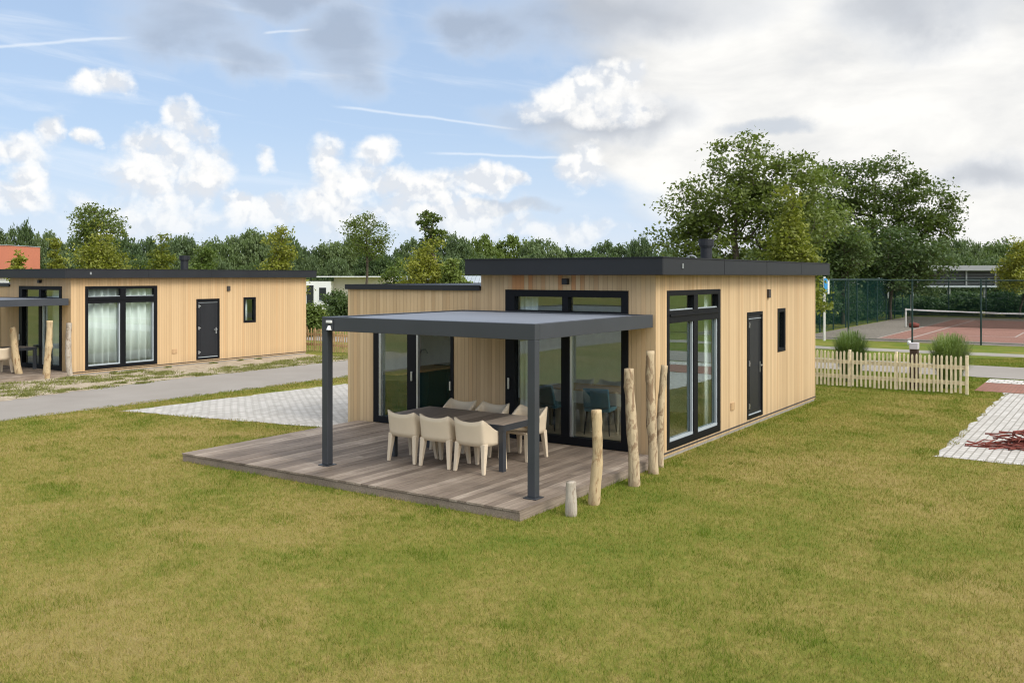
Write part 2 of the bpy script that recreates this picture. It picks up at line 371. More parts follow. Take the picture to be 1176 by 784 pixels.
def lawn_nodes(t, pos):
    """dry-tan / olive / green patchwork shared by the turf and its blades"""
    p = t.vm('MULTIPLY', pos, (1, 1, 0))
    big = t.noise(p, 0.16, 4, 0.55, 0.3)
    mid = t.noise(t.vm('ADD', p, (31, 7, 0)), 0.75, 6, 0.62, 0.4)
    fine = t.noise(p, 7.0, 5, 0.65)
    f = t.m('ADD', t.m('MULTIPLY', big, 0.75), t.m('ADD', t.m('MULTIPLY', mid, 0.75), t.m('MULTIPLY', fine, 0.6)))
    return t.lin(f, 0.71, 1.36)
LAWN = [(0.0, (0.355, 0.274, 0.112)), (0.36, (0.285, 0.236, 0.068)), (0.64, (0.192, 0.196, 0.037)), (1.0, (0.110, 0.160, 0.019))]
def lawn_mats():
    m, t, b = new_mat('turf')
    pos = t.node('ShaderNodeNewGeometry').outputs['Position']
    f = lawn_nodes(t, pos)
    far = t.sstep(t.sep(pos)[1], 11.0, 13.0)                       # greener verge behind the houses
    f = t.m('ADD', f, t.m('MULTIPLY', far, 0.30))
    c = t.ramp(f, LAWN)
    sp = t.noise(pos, 60, 4, 0.7)
    c = t.mix(t.sstep(sp, 0.48, 0.72, 0.0, 0.75), c, (0.055, 0.045, 0.020))
    t.put(b.inputs['Base Color'], c); b.inputs['Roughness'].default_value = 0.95; b.inputs['Specular IOR Level'].default_value = 0.1
    bp = t.node('ShaderNodeBump'); bp.inputs['Strength'].default_value = 0.9; bp.inputs['Distance'].default_value = 0.03
    t.put(bp.inputs['Height'], t.noise(pos, 26, 6, 0.7)); t.put(b.inputs['Normal'], bp.outputs[0])
    m2 = bpy.data.materials.new('grass_blade'); m2.use_nodes = True; MAT['grass_blade'] = m2
    t = NT(m2.node_tree); t.n.clear()
    out = t.node('ShaderNodeOutputMaterial'); mx = t.node('ShaderNodeMixShader')
    df = t.node('ShaderNodeBsdfDiffuse'); tl = t.node('ShaderNodeBsdfTranslucent')
    geo = t.node('ShaderNodeNewGeometry')
    at = t.node('ShaderNodeAttribute', attribute_name='fresh').outputs['Fac']
    f = lawn_nodes(t, geo.outputs['Position'])
    f = t.m('ADD', f, t.m('ADD', t.m('MULTIPLY', t.m('SUBTRACT', geo.outputs['Random Per Island'], 0.5), 0.85), at))
    c = t.ramp(f, LAWN + [(1.0001, (0.085, 0.125, 0.022))][:0])
    c = t.vm('SCALE', c, scale=1.12)
    t.put(df.inputs[0], c); t.put(tl.inputs[0], c); mx.inputs[0].default_value = 0.3
    t.l.new(df.outputs[0], mx.inputs[1]); t.l.new(tl.outputs[0], mx.inputs[2]); t.l.new(mx.outputs[0], out.inputs[0])
lawn_mats()

def ground_mat(name, stops, scale, fine, bump=0.4, rough=0.95):
    m, t, b = new_mat(name)
    pos = t.node('ShaderNodeNewGeometry').outputs['Position']
    f = t.m('ADD', t.m('MULTIPLY', t.noise(pos, scale, 5, 0.6, 0.3), 0.6), t.m('MULTIPLY', t.noise(pos, fine, 5, 0.7), 0.4))
    t.put(b.inputs['Base Color'], t.ramp(t.lin(f, 0.3, 0.7), stops)); b.inputs['Roughness'].default_value = rough; b.inputs['Specular IOR Level'].default_value = 0.15
    bp = t.node('ShaderNodeBump'); bp.inputs['Strength'].default_value = bump; bp.inputs['Distance'].default_value = 0.02
    t.put(bp.inputs['Height'], t.noise(pos, fine, 6, 0.7)); t.put(b.inputs['Normal'], bp.outputs[0])
ground_mat('asphalt', [(0, (0.235, 0.210, 0.185)), (1, (0.31, 0.285, 0.255))], 0.5, 30, 0.2)
ground_mat('sandy_soil', [(0, (0.15, 0.115, 0.075)), (0.4, (0.33, 0.27, 0.195)), (1, (0.50, 0.43, 0.33))], 2.6, 11, 1.0)
ground_mat('gravel_path', [(0, (0.25, 0.23, 0.19)), (1, (0.33, 0.31, 0.27))], 0.5, 20, 0.3)
ground_mat('court_red', [(0, (0.235, 0.122, 0.092)), (1, (0.315, 0.172, 0.135))], 0.3, 12, 0.1)
ground_mat('court_grey', [(0, (0.16, 0.140, 0.115)), (1, (0.23, 0.205, 0.17))], 0.25, 12, 0.1)
ground_mat('line_paint', [(0, (0.36, 0.32, 0.28)), (1, (0.47, 0.43, 0.39))], 1.0, 12, 0.1)

def paver_mat(name, a, b_, joint, bw, bh, rot=0.0):
    m, t, b = new_mat(name)
    pos = t.node('ShaderNodeNewGeometry').outputs['Position']
    br = t.node('ShaderNodeTexBrick'); mp = t.node('ShaderNodeMapping'); mp.inputs['Rotation'].default_value = (0, 0, rot)
    t.put(mp.inputs[0], pos); t.l.new(mp.outputs[0], br.inputs[0])
    br.inputs['Scale'].default_value = 1.0; br.inputs['Brick Width'].default_value = bw; br.inputs['Row Height'].default_value = bh
    br.inputs['Mortar Size'].default_value = 0.014; br.inputs['Mortar Smooth'].default_value = 0.3; br.inputs['Bias'].default_value = 0.0
    t.put(br.inputs['Color1'], a); t.put(br.inputs['Color2'], b_); t.put(br.inputs['Mortar'], joint)
    n = t.noise(pos, 1.1, 5, 0.6)
    c = t.mix(t.sstep(n, 0.45, 0.8, 0.0, 0.45), br.outputs[0], tuple(v * 0.62 for v in a))
    t.put(b.inputs['Base Color'], c); b.inputs['Roughness'].default_value = 0.9; b.inputs['Specular IOR Level'].default_value = 0.2
    bp = t.node('ShaderNodeBump'); bp.inputs['Strength'].default_value = 0.7; bp.inputs['Distance'].default_value = 0.012; bp.invert = True
    t.put(bp.inputs['Height'], t.m('ADD', br.outputs['Fac'], t.m('MULTIPLY', t.noise(pos, 30, 4), 0.2))); t.put(b.inputs['Normal'], bp.outputs[0])
paver_mat('white_pavers', (0.52, 0.495, 0.46), (0.41, 0.385, 0.35), (0.27, 0.255, 0.22), 0.21, 0.13, R(90))
paver_mat('red_pavers', (0.34, 0.16, 0.115), (0.27, 0.125, 0.09), (0.14, 0.10, 0.08), 0.21, 0.105)
paver_mat('edge_pavers', (0.60, 0.57, 0.53), (0.50, 0.47, 0.43), (0.10, 0.11, 0.06), 0.24, 0.36)

def mesh_net(name, col, pitch, thick):
    m = bpy.data.materials.new(name); m.use_nodes = True; MAT[name] = m
    t = NT(m.node_tree); t.n.clear()
    out = t.node('ShaderNodeOutputMaterial'); mx = t.node('ShaderNodeMixShader')
    tr = t.node('ShaderNodeBsdfTransparent'); df = t.node('ShaderNodeBsdfDiffuse'); df.inputs[0].default_value = (*col, 1)
    x = t.sep(t.node('ShaderNodeTexCoord').outputs['Object'])
    u = t.m('ADD', x[0], x[1])
    def wires(v): return t.m('LESS_THAN', t.m('FRACT', t.m('DIVIDE', v, pitch)), thick)
    f = t.m('MAXIMUM', wires(t.m('ADD', u, x[2])), wires(t.m('SUBTRACT', u, x[2])))
    t.put(mx.inputs[0], f); t.l.new(tr.outputs[0], mx.inputs[1]); t.l.new(df.outputs[0], mx.inputs[2]); t.l.new(mx.outputs[0], out.inputs[0])
mesh_net('chain_link', (0.012, 0.035, 0.030), 0.055, 0.035)
mesh_net('screen_mesh', (0.012, 0.045, 0.040), 0.030, 0.09)
mesh_net('net_cord', (0.02, 0.022, 0.02), 0.045, 0.24)

# ------------------------------------------------------------------ mesh helpers
class MB:
    def __init__(s): s.v = []; s.f = []
    def quad(s, a, b, c, d):
        i = len(s.v); s.v += [tuple(a), tuple(b), tuple(c), tuple(d)]; s.f.append((i, i + 1, i + 2, i + 3)); return s
    def hexa(s, p):     # 8 points: bottom ring then top ring (ccw from above)
        i = len(s.v); s.v += [tuple(q) for q in p]
        s.f += [(i + 3, i + 2, i + 1, i), (i + 4, i + 5, i + 6, i + 7)]
        for k in range(4): s.f.append((i + k, i + (k + 1) % 4, i + 4 + (k + 1) % 4, i + 4 + k))
        return s
    def box(s, x0, x1, y0, y1, z0, z1):
        return s.hexa([(x0, y0, z0), (x1, y0, z0), (x1, y1, z0), (x0, y1, z0), (x0, y0, z1), (x1, y0, z1), (x1, y1, z1), (x0, y1, z1)])
    def tube(s, pts, rad, n=8, cap=True):
        pts = [Vector(p) for p in pts]; rad = rad if isinstance(rad, (list, tuple)) else [rad] * len(pts)
        base = len(s.v); ref = Vector((0.31, 0.77, 0.56))
        for k, p in enumerate(pts):
            d = (pts[min(k + 1, len(pts) - 1)] - pts[max(k - 1, 0)]).normalized()
            a = d.cross(ref if abs(d.dot(ref)) < 0.95 else Vector((1, 0, 0))).normalized(); b = d.cross(a)
            for j in range(n):
                w = 2 * math.pi * j / n
                s.v.append(tuple(p + (a * math.cos(w) + b * math.sin(w)) * rad[k]))
        for k in range(len(pts) - 1):
            for j in range(n):
                s.f.append((base + k * n + j, base + k * n + (j + 1) % n, base + (k + 1) * n + (j + 1) % n, base + (k + 1) * n + j))
        if cap:
            s.f.append(tuple(base + j for j in range(n))[::-1]); s.f.append(tuple(base + (len(pts) - 1) * n + j for j in range(n)))
        return s
    def mesh(s, name, mat, smooth=False):
        me = bpy.data.meshes.new(name); me.from_pydata(s.v, [], s.f); me.update()
        me.materials.append(MAT[mat])
        if smooth: me.shade_smooth()
        return me
    def build(s, name, mat, parent=None, smooth=False, bevel=0.0, loc=None):
        o = bpy.data.objects.new(name, s.mesh(name, mat, smooth)); COL.objects.link(o)
        if parent is not None: o.parent = parent
        if loc is not None: o.location = loc
        if bevel:
            bv = o.modifiers.new('bevel', 'BEVEL'); bv.width = bevel; bv.segments = 2; bv.limit_method = 'ANGLE'
        return o

def tag(o, label=None, cat=None, group=None, kind=None):
    if label: o['label'] = label
    if cat: o['category'] = cat
    if group: o['group'] = group
    if kind: o['kind'] = kind
    return o
def thing(name, label, cat, loc=(0, 0, 0), rz=0.0, group=None):
    o = bpy.data.objects.new(name, None); COL.objects.link(o); o.empty_display_size = 0.2
    o.location = loc; o.rotation_euler = (0, 0, rz)
    return tag(o, label, cat, group)
KIDS = {}
def kids(o): return [c for c in bpy.data.objects if c.parent == o]
def dup(root, loc, rz=None, label=None, group=None, scale=None):
    r = root.copy(); COL.objects.link(r); r.location = loc
    if rz is not None: r.rotation_euler = (0, 0, rz)
    if scale is not None: r.scale = scale
    if label: r['label'] = label
    if group: r['group'] = group
    for ch in kids(root):
        c = ch.copy(); COL.objects.link(c); c.parent = r
        for g in kids(ch):
            d = g.copy(); COL.objects.link(d); d.parent = c
    return r

def np_mesh(name, V, F, mat, k):
    """fast mesh: V (n,3), F (m,k) index array"""
    me = bpy.data.meshes.new(name)
    me.vertices.add(len(V)); me.vertices.foreach_set('co', V.astype(np.float32).ravel())
    me.loops.add(F.size); me.loops.foreach_set('vertex_index', F.astype(np.int32).ravel())
    me.polygons.add(len(F)); me.polygons.foreach_set('loop_start', np.arange(0, F.size, k, dtype=np.int32))
    me.polygons.foreach_set('loop_total', np.full(len(F), k, dtype=np.int32))
    me.update(calc_edges=True); me.materials.append(MAT[mat])
    return me
def link(name, me, parent=None):
    o = bpy.data.objects.new(name, me); COL.objects.link(o)
    if parent is not None: o.parent = parent
    return o

# ------------------------------------------------------------------ the ground
def sheet(name, x0, x1, y0, y1, z, mat, ragged=0.0, seed=1):
    """flat sheet; ragged > 0 gives its border an uneven overgrown outline"""
    mb = MB()
    if not ragged:
        mb.quad((x0, y0, z), (x1, y0, z), (x1, y1, z), (x0, y1, z))
    else:
        rr = random.Random(seed); pts = []
        def edge(a, b):
            n = max(2, int(math.dist(a, b) / 0.22)); dx, dy = (b[0] - a[0]), (b[1] - a[1]); L = math.hypot(dx, dy); nx, ny = dy / L, -dx / L
            w = 0.0
            for k in range(n):
                w = 0.72 * w + rr.gauss(0, ragged * 0.7); t = k / n
                pts.append((a[0] + dx * t - nx * abs(w), a[1] + dy * t - ny * abs(w), z))
        edge((x0, y0), (x1, y0)); edge((x1, y0), (x1, y1)); edge((x1, y1), (x0, y1)); edge((x0, y1), (x0, y0))
        mb.v = pts; mb.f = [tuple(range(len(pts)))]
    return tag(mb.build(name, mat), kind='structure')

sheet('lawn', -700, 700, -300, 1100, 0.0, 'turf')
sheet('side_road', -17.1, -13.2, -60, 16.9, 0.004, 'asphalt', 0.05, 3)
sheet('driveway_pavement', 3.62, 11.0, 3.1, 13.3, 0.008, 'white_pavers', 0.06, 6)
sheet('red_footpath', 2.95, 40, 13.36, 15.6, 0.008, 'red_pavers')
sheet('verge_pavement', 2.95, 40, 15.62, 16.7, 0.012, 'edge_pavers')
sheet('main_road', -80, 80, 16.95, 21.0, 0.012, 'asphalt', 0.05, 8)
sheet('gravel_path', -80, 80, 25.3, 26.9, 0.008, 'gravel_path', 0.06, 9)
sheet('tennis_court_surround', -7.4, 13, 31.3, 60, 0.008, 'court_grey')
sheet('tennis_court', -3.9, 7.2, 33.4, 56.2, 0.012, 'court_red')
def ragged_poly(name, corners, z, mat, ragged, seed):
    rr = random.Random(seed); pts = []; w_ = 0.0
    for a, b in zip(corners, corners[1:] + corners[:1]):
        L = math.dist(a, b); n = max(2, int(L / 0.2)); nx, ny = (b[1] - a[1]) / L, -(b[0] - a[0]) / L
        for k in range(n):
            w_ = 0.72 * w_ + rr.gauss(0, ragged * 0.7); t = k / n
            pts.append((a[0] + (b[0] - a[0]) * t - nx * abs(w_), a[1] + (b[1] - a[1]) * t - ny * abs(w_), z))
    mb = MB(); mb.v = pts; mb.f = [tuple(range(len(pts)))]
    return tag(mb.build(name, mat), kind='structure')
ragged_poly('soil_strip', [(-20.6, -14), (-16.0, -14), (-16.1, -2.5), (-16.9, 2.0), (-17.0, 11.6), (-20.6, 11.6)], 0.008, 'sandy_soil', 0.16, 4)
ragged_poly('parking_pavement', [(-12.5, -1.5), (-6.85, -0.5), (-6.85, 5.2), (-12.0, 5.2)], 0.008, 'white_pavers', 0.05, 5)
lm = MB()
for (x0, x1, y0, y1) in ((-3.9, -3.82, 33.4, 56.2), (7.1, 7.2, 33.4, 56.2), (-2.55, -2.45, 33.4, 56.2), (5.75, 5.85, 33.4, 56.2), (-2.45, 5.75, 37.9, 38.0), (-2.45, 5.75, 50.6, 50.7), (1.6, 1.68, 38.0, 50.6), (-3.82, 7.1, 33.4, 33.5), (-3.82, 7.1, 56.1, 56.2)):
    lm.quad((x0, y0, 0.016), (x1, y0, 0.016), (x1, y1, 0.016), (x0, y1, 0.016))
tag(lm.build('court_lines', 'line_paint'), kind='structure')

# ------------------------------------------------------------------ house
def wall_cells(mb, axis, u0, u1, z0, z1, plane, thick, holes):
    """wall with rectangular openings; axis 'x' runs along X at y=plane (outer) .. plane+thick; 'y' along Y at x=plane .. plane+thick"""
    us = sorted({u0, u1, *[h[0] for h in holes], *[h[1] for h in holes]}); zs = sorted({z0, z1, *[h[2] for h in holes], *[h[3] for h in holes]})
    def solid(i, j):
        if i < 0 or j < 0 or i >= len(us) - 1 or j >= len(zs) - 1: return False
        cu, cz = (us[i] + us[i + 1]) / 2, (zs[j] + zs[j + 1]) / 2
        return not any(h[0] < cu < h[1] and h[2] < cz < h[3] for h in holes)
    def P(u, w, z): return (u, w, z) if axis == 'x' else (w, u, z)
    a, b = plane, plane + thick
    for i in range(len(us) - 1):
        for j in range(len(zs) - 1):
            if not solid(i, j): continue
            p, q, r, s_ = us[i], us[i + 1], zs[j], zs[j + 1]
            mb.quad(P(p, a, r), P(q, a, r), P(q, a, s_), P(p, a, s_))
            mb.quad(P(p, b, r), P(p, b, s_), P(q, b, s_), P(q, b, r))
            if not solid(i - 1, j): mb.quad(P(p, a, r), P(p, a, s_), P(p, b, s_), P(p, b, r))
            if not solid(i + 1, j): mb.quad(P(q, a, r), P(q, b, r), P(q, b, s_), P(q, a, s_))
            if not solid(i, j - 1): mb.quad(P(p, a, r), P(p, b, r), P(q, b, r), P(q, a, r))
            if not solid(i, j + 1): mb.quad(P(p, a, s_), P(q, a, s_), P(q, b, s_), P(p, b, s_))

def frame_boxes(axis, plane, specs, out, depth):
    """specs: list of (u0,u1,z0,z1[,extra_out]); boxes from plane-out to plane+depth (towards +)"""
    mb = MB()
    for sp in specs:
        u0, u1, z0, z1 = sp[:4]; e = out + (sp[4] if len(sp) > 4 else 0)
        a, b = plane - e, plane + depth
        if axis == 'x': mb.box(u0, u1, a, b, z0, z1)
        else:
            a, b = plane + e, plane - depth
            mb.box(b, a, u0, u1, z0, z1)
    return mb
def pane(axis, w, u0, u1, z0, z1, name, parent, mat='glass'):
    mb = MB()
    if axis == 'x': mb.box(u0, u1, w, w + 0.02, z0, z1)
    else: mb.box(w - 0.02, w, u0, u1, z0, z1)
    return mb.build(name, mat, parent)

def make_house(name, label, clad):
    h = thing(name, label, 'house')
    front_holes = [(-2.95, -0.49, 0.14, 2.80), (-6.14, -4.13, 0.14, 2.18)]
    right_holes = [(0.43, 2.83, 0.14, 2.80), (4.28, 5.2, 0.15, 2.31), (6.2, 6.74, 1.38, 2.33)]
    w = MB()
    wall_cells(w, 'x', -3.5, 0.0, 0.05, 3.06, 0.0, 0.18, [front_holes[0]])
    wall_cells(w, 'x', -6.85, -3.5, 0.05, 2.78, 0.0, 0.18, [front_holes[1]])
    wr = MB(); wall_cells(wr, 'y', 0.18, 9.1, 0.05, 3.06, 0.0, -0.18, right_holes)
    w2 = MB(); w2.box(-6.85, -6.67, 0.18, 9.1, 0.05, 2.78); w2.box(-6.67, -0.18, 8.92, 9.1, 0.05, 2.78); w2.box(-3.48, -3.3, 0.2, 9.1, 2.785, 3.06); w2.box(-3.3, -0.18, 8.92, 9.1, 2.785, 3.06)
    w.v, w.f = w.v + [], w.f + []
    for q in (wr, w2):
        n = len(w.v); w.v += q.v; w.f += [tuple(i + n for i in f) for f in q.f]
    w.build('wall', clad, h)
    MB().box(-6.83, -0.02, 0.02, 9.08, -0.05, 0.085).build('plinth', 'concrete', h)
    MB().box(-0.1, 0.008, -0.003, 9.1, 0.086, 0.115).build('base_trim', 'dark_rubber', h)
    rf = MB().box(-3.6, 0.24, -0.29, 9.35, 3.075, 3.32).build('roof', 'anthracite', h)
    fc = MB(); fc.box(-3.63, 0.27, -0.32, -0.292, 3.062, 3.335); fc.box(0.242, 0.27, -0.29, 9.38, 3.062, 3.335); fc.box(-3.63, -3.602, -0.29, 9.38, 3.062, 3.335); fc.box(-3.6, 0.24, 9.352, 9.38, 3.062, 3.335)
    fc.build('fascia', 'fascia_metal', rf, bevel=0.004)
    ed = MB(); ed.box(-3.645, 0.285, -0.335, -0.28, 3.336, 3.352); ed.box(0.23, 0.285, -0.28, 9.395, 3.336, 3.352); ed.box(-3.645, -3.59, -0.28, 9.395, 3.336, 3.352)
    for k in range(1, 4): ed.box(0.268, 0.274, 9.38 * k / 4, 9.38 * k / 4 + 0.012, 3.07, 3.336)
    ed.build('roof_edge', 'anthracite', rf)
    fl = MB(); fl.tube([(-1.6, 6.1, 3.3), (-1.6, 6.1, 3.72)], 0.13, 20); fl.tube([(-1.6, 6.1, 3.70), (-1.6, 6.1, 3.735)], 0.16, 20); fl.tube([(-1.6, 6.1, 3.735), (-1.6, 6.1, 3.88)], 0.175, 20)
    fl.build('chimney', 'anthracite', rf)
    hp = MB(); hp.tube([(-1.75 + 0.17 * math.cos(a), 5.6, 3.33 + 0.17 * math.sin(a)) for a in np.linspace(0, math.pi, 10)], 0.014, 6); hp.build('cable_loop', 'steel', rf)
    fp = MB(); fp.box(0.271, 0.285, 0.42, 0.47, 3.17, 3.25); fp.build('overflow_spout', 'steel', rf)
    lr = MB().box(-6.87, -3.505, -0.03, 9.2, 2.785, 2.86).build('low_roof', 'anthracite', h)
    f2 = MB(); f2.box(-6.89, -3.505, -0.05, -0.031, 2.775, 2.875); f2.box(-6.89, -6.872, -0.031, 9.2, 2.775, 2.875); f2.build('fascia', 'fascia_metal', lr)
    # terrace doors with transom lights (front, right)
    u0, u1, z0, z1 = -2.95, -0.49, 0.14, 2.80
    d = frame_boxes('x', 0.03, [(u0, u0 + 0.20, z0, z1), (u1 - 0.13, u1, z0, z1), (u0 + 0.2, u1 - 0.13, z1 - 0.12, z1 - 0.001), (u0 + 0.2, u1 - 0.13, z0, z0 + 0.14), (u0 + 0.2, u1 - 0.13, 2.22, 2.44), (-1.78, -1.62, z0 + 0.14, 2.22), (-1.76, -1.64, 2.44, z1 - 0.12)], 0.05, 0.08).build('terrace_door', 'frame_black', h, bevel=0.004)
    pane('x', 0.07, u0 + 0.2, -1.78, z0 + 0.14, 2.22, 'pane', d); pane('x', 0.075, -1.62, u1 - 0.13, z0 + 0.14, 2.22, 'pane', d)
    pane('x', 0.07, u0 + 0.2, -1.76, 2.44, z1 - 0.12, 'pane', d); pane('x', 0.07, -1.64, u1 - 0.13, 2.44, z1 - 0.12, 'pane', d)
    sl = MB(); sl.box(-1.618, -1.575, 0.0, 0.06, z0 + 0.141, 2.219); sl.build('slide_rail', 'steel', d)
    hd = MB(); hd.box(-2.875, -2.845, -0.06, -0.022, 1.02, 1.22); hd.build('handle', 'steel', d, bevel=0.005)
    # kitchen terrace door (front, left): left leaf fixed, right half slid open
    u0, u1, z0, z1 = -6.14, -4.13, 0.14, 2.18
    d = frame_boxes('x', 0.03, [(u0, u0 + 0.12, z0, z1), (u1 - 0.07, u1, z0, z1), (u0 + 0.12, u1 - 0.07, z1 - 0.08, z1 - 0.001), (u0 + 0.12, u1 - 0.07, z0, z0 + 0.13), (-5.26, -5.04, z0 + 0.13, z1 - 0.08)], 0.05, 0.08).build('terrace_door', 'frame_black', h, bevel=0.004)
    pane('x', 0.07, u0 + 0.18, -5.26, z0 + 0.13, z1 - 0.08, 'pane', d)
    pane('x', 0.09, -5.0, u1 - 0.07, z0 + 0.13, z1 - 0.08, 'pane', d, 'glass_clear')
    MB().box(-5.038, -5.0, -0.01, 0.06, z0 + 0.131, z1 - 0.081).build('slide_rail', 'steel', d); MB().box(u0 + 0.122, u0 + 0.18, 0.0, 0.07, z0 + 0.131, z1 - 0.081).build('slide_rail', 'steel', d)
    MB().box(-5.14, -5.11, -0.06, -0.022, 1.02, 1.2).build('handle', 'steel', d, bevel=0.005); MB().box(-4.20, -4.17, -0.06, -0.022, 0.9, 1.07).build('handle', 'steel', d, bevel=0.005)
    # big side window: two transom lights over two tall lights
    u0, u1, z0, z1 = 0.43, 2.83, 0.14, 2.80
    d = frame_boxes('y', -0.03, [(u0, u0 + 0.10, z0, z1), (u1 - 0.12, u1, z0, z1), (u0 + 0.1, u1 - 0.12, z1 - 0.09, z1 - 0.001), (u0 + 0.1, u1 - 0.12, z0, z0 + 0.12), (u0 + 0.1, u1 - 0.12, 2.25, 2.46), (1.56, 1.74, z0 + 0.12, 2.25), (1.56, 1.74, 2.46, z1 - 0.09), (u0 + 0.1, u1 - 0.12, 2.36, 2.40, 0.02)], 0.04, 0.08).build('window', 'frame_black', h, bevel=0.004)
    for (a, b) in ((u0 + 0.1, 1.56), (1.74, u1 - 0.12)):
        pane('y', -0.06, a, b, z0 + 0.12, 2.25, 'pane', d); pane('y', -0.06, a, b, 2.46, z1 - 0.09, 'pane', d)
    for (a, b) in ((u0 + 0.1, 1.56), (1.74, u1 - 0.12)):
        MB().box(-0.055, -0.01, a, b, z0 + 0.121, z0 + 0.165).box(-0.055, -0.015, b - 0.035, b, z0 + 0.165, 2.249).build('glazing_bead', 'grey_sheet', d)
        MB().box(-0.055, -0.02, a, b, 2.461, 2.48).build('glazing_bead', 'grey_sheet', d)
    # storage door
    d = frame_boxes('y', -0.03, [(4.28, 4.34, 0.15, 2.31), (5.14, 5.2, 0.15, 2.31), (4.34, 5.14, 2.24, 2.309), (4.34, 5.14, 0.15, 0.22)], 0.045, 0.06).build('door', 'frame_black', h, bevel=0.003)
    lf = MB(); lf.box(-0.07, -0.012, 4.34, 5.14, 0.22, 2.24)
    for z in np.linspace(0.34, 2.1, 2): pass
    lf.box(-0.011, -0.004, 4.44, 4.455, 0.34, 2.12); lf.box(-0.011, -0.004, 5.03, 5.045, 0.34, 2.12); lf.box(-0.011, -0.004, 4.44, 5.045, 2.121, 2.135); lf.box(-0.011, -0.004, 4.44, 5.045, 0.32, 0.339)
    lf.build('door_leaf', 'anthracite', d)
    MB().box(-0.011, 0.006, 4.36, 5.12, 0.225, 0.245).build('weather_bar', 'grey_sheet', d); MB().box(-0.011, 0.006, 4.36, 5.12, 2.17, 2.18).build('weather_bar', 'grey_sheet', d)
    for z in (0.36, 1.22, 2.0): MB().box(-0.011, 0.03, 4.345, 4.385, z, z + 0.11).box(-0.011, 0.012, 4.385, 4.45, z + 0.04, z + 0.075).build('hinge', 'steel', d)
    hd = MB(); hd.box(-0.011, 0.0, 5.05, 5.09, 1.05, 1.27); hd.box(0.001, 0.05, 5.06, 5.08, 1.19, 1.21); hd.box(0.04, 0.055, 4.95, 5.08, 1.185, 1.213); hd.build('handle', 'steel', d)
    # small side window
    d = frame_boxes('y', -0.03, [(6.2, 6.28, 1.38, 2.33), (6.66, 6.74, 1.38, 2.33), (6.28, 6.66, 2.25, 2.329), (6.28, 6.66, 1.38, 1.46)], 0.04, 0.08).build('window', 'frame_black', h, bevel=0.003)
    pane('y', -0.05, 6.28, 6.66, 1.46, 2.25, 'pane', d)
    # fittings
    MB().box(-1.73, -1.62, -0.09, -0.001, 2.90, 3.0).build('wall_lamp', 'anthracite', h, bevel=0.008)
    MB().box(0.001, 0.05, 5.5, 5.62, 2.58, 2.76).build('vent', 'dark_rubber', h, bevel=0.005)
    MB().box(0.001, 0.022, 3.36, 3.54, 0.45, 0.60).build('outlet_cover', 'worktop_wood', h, bevel=0.006)
    # inside shell
    MB().box(-6.66, -0.19, 0.19, 8.9, 0.086, 0.14).build('interior_floor', 'interior_floor', h)
    iw = MB(); iw.box(-6.66, -0.19, 4.6, 4.7, 0.141, 2.76); iw.box(-6.66, -0.19, 0.19, 8.9, 2.765, 2.775); iw.box(-6.66, -6.64, 0.19, 4.6, 0.141, 2.76); iw.build('interior_wall', 'interior_white', h)
    return h

house = make_house('timber_house', 'nearest timber-clad bungalow with dark flat roof, standing behind the wooden terrace', 'larch')
LEFT = Vector((-20.3, 2.0, 0.0))
LS = (1.0, 1.055, 0.972)
house2 = dup(house, LEFT, 0, 'timber-clad bungalow at the left edge of the view, beyond the road, curtains drawn', scale=LS)
for o in bpy.data.objects:
    if o.parent == house2 and o.name.startswith(('wall.',)):
        o.data = o.data.copy(); o.data.materials[0] = MAT['larch_far']
    if o.parent == house2 and o.name.startswith('roof'):
        for g in kids(o):
            if g.name.startswith('cable_loop'): bpy.data.objects.remove(g)
            elif g.name.startswith('chimney'): g.location.y = -1.15
house['group'] = house2['group'] = 'timber bungalows of the same type'

# ------------------------------------------------------------------ things inside the nearest house
def curtain(name, axis, w, u0, u1, z0, z1, label, amp=0.035, wave=0.14, loc=(0, 0, 0), scale=(1, 1, 1), parent=None):
    mb = MB(); n = max(8, int((u1 - u0) / 0.018)); rr = random.Random(int(u0 * 100) + 5)
    ph = rr.random() * 6; pts = []
    for k in range(n + 1):
        u = u0 + (u1 - u0) * k / n
        ph += 2 * math.pi * (u1 - u0) / n / wave * (0.75 + 0.5 * rr.random())
        pts.append((u, w + amp * math.sin(ph) + amp * 0.4 * math.sin(ph * 0.37)))
    rows = [z0, z0 + (z1 - z0) * 0.5, z1]
    for r, z in enumerate(rows):
        k_ = (1.0, 0.9, 0.75)[r]
        for (u, d) in pts:
            dd = w + (d - w) * k_
            mb.v.append((u, dd, z) if axis == 'x' else (dd, u, z))
    m = len(pts)
    for r in range(2):
        for k in range(m - 1): mb.f.append((r * m + k, r * m + k + 1, (r + 1) * m + k + 1, (r + 1) * m + k))
    o = mb.build(name, 'curtain_cloth', None, smooth=True); o.location = loc; o.scale = scale
    sd = o.modifiers.new('thickness', 'SOLIDIFY'); sd.thickness = 0.004
    return tag(o, label, 'curtain', 'white curtains')
curtain('curtain', 'x', 0.27, -2.8, -2.45, 0.17, 2.72, 'white curtain bunched at the left jamb of the large terrace door')
curtain('curtain', 'y', -0.23, 2.55, 3.0, 0.17, 2.72, 'white curtain hanging in the right-hand light of the tall side window')
curtain('curtain', 'y', -0.26, 6.24, 6.5, 1.42, 2.28, 'white curtain in the narrow window of the near house')
curtain('curtain', 'y', -0.27, 0.45, 2.8, 0.17, 2.72, 'wide white curtain drawn across the large window of the left house', 0.085, 0.24, LEFT, LS)
curtain('curtain', 'y', -0.26, 6.24, 6.55, 1.42, 2.28, 'white curtain in the small narrow window of the left house', 0.02, 0.1, LEFT, LS)
curtain('curtain', 'x', 0.30, -1.55, -0.55, 0.17, 2.72, 'pale curtain behind the terrace door of the left house', 0.05, 0.2, LEFT, LS)

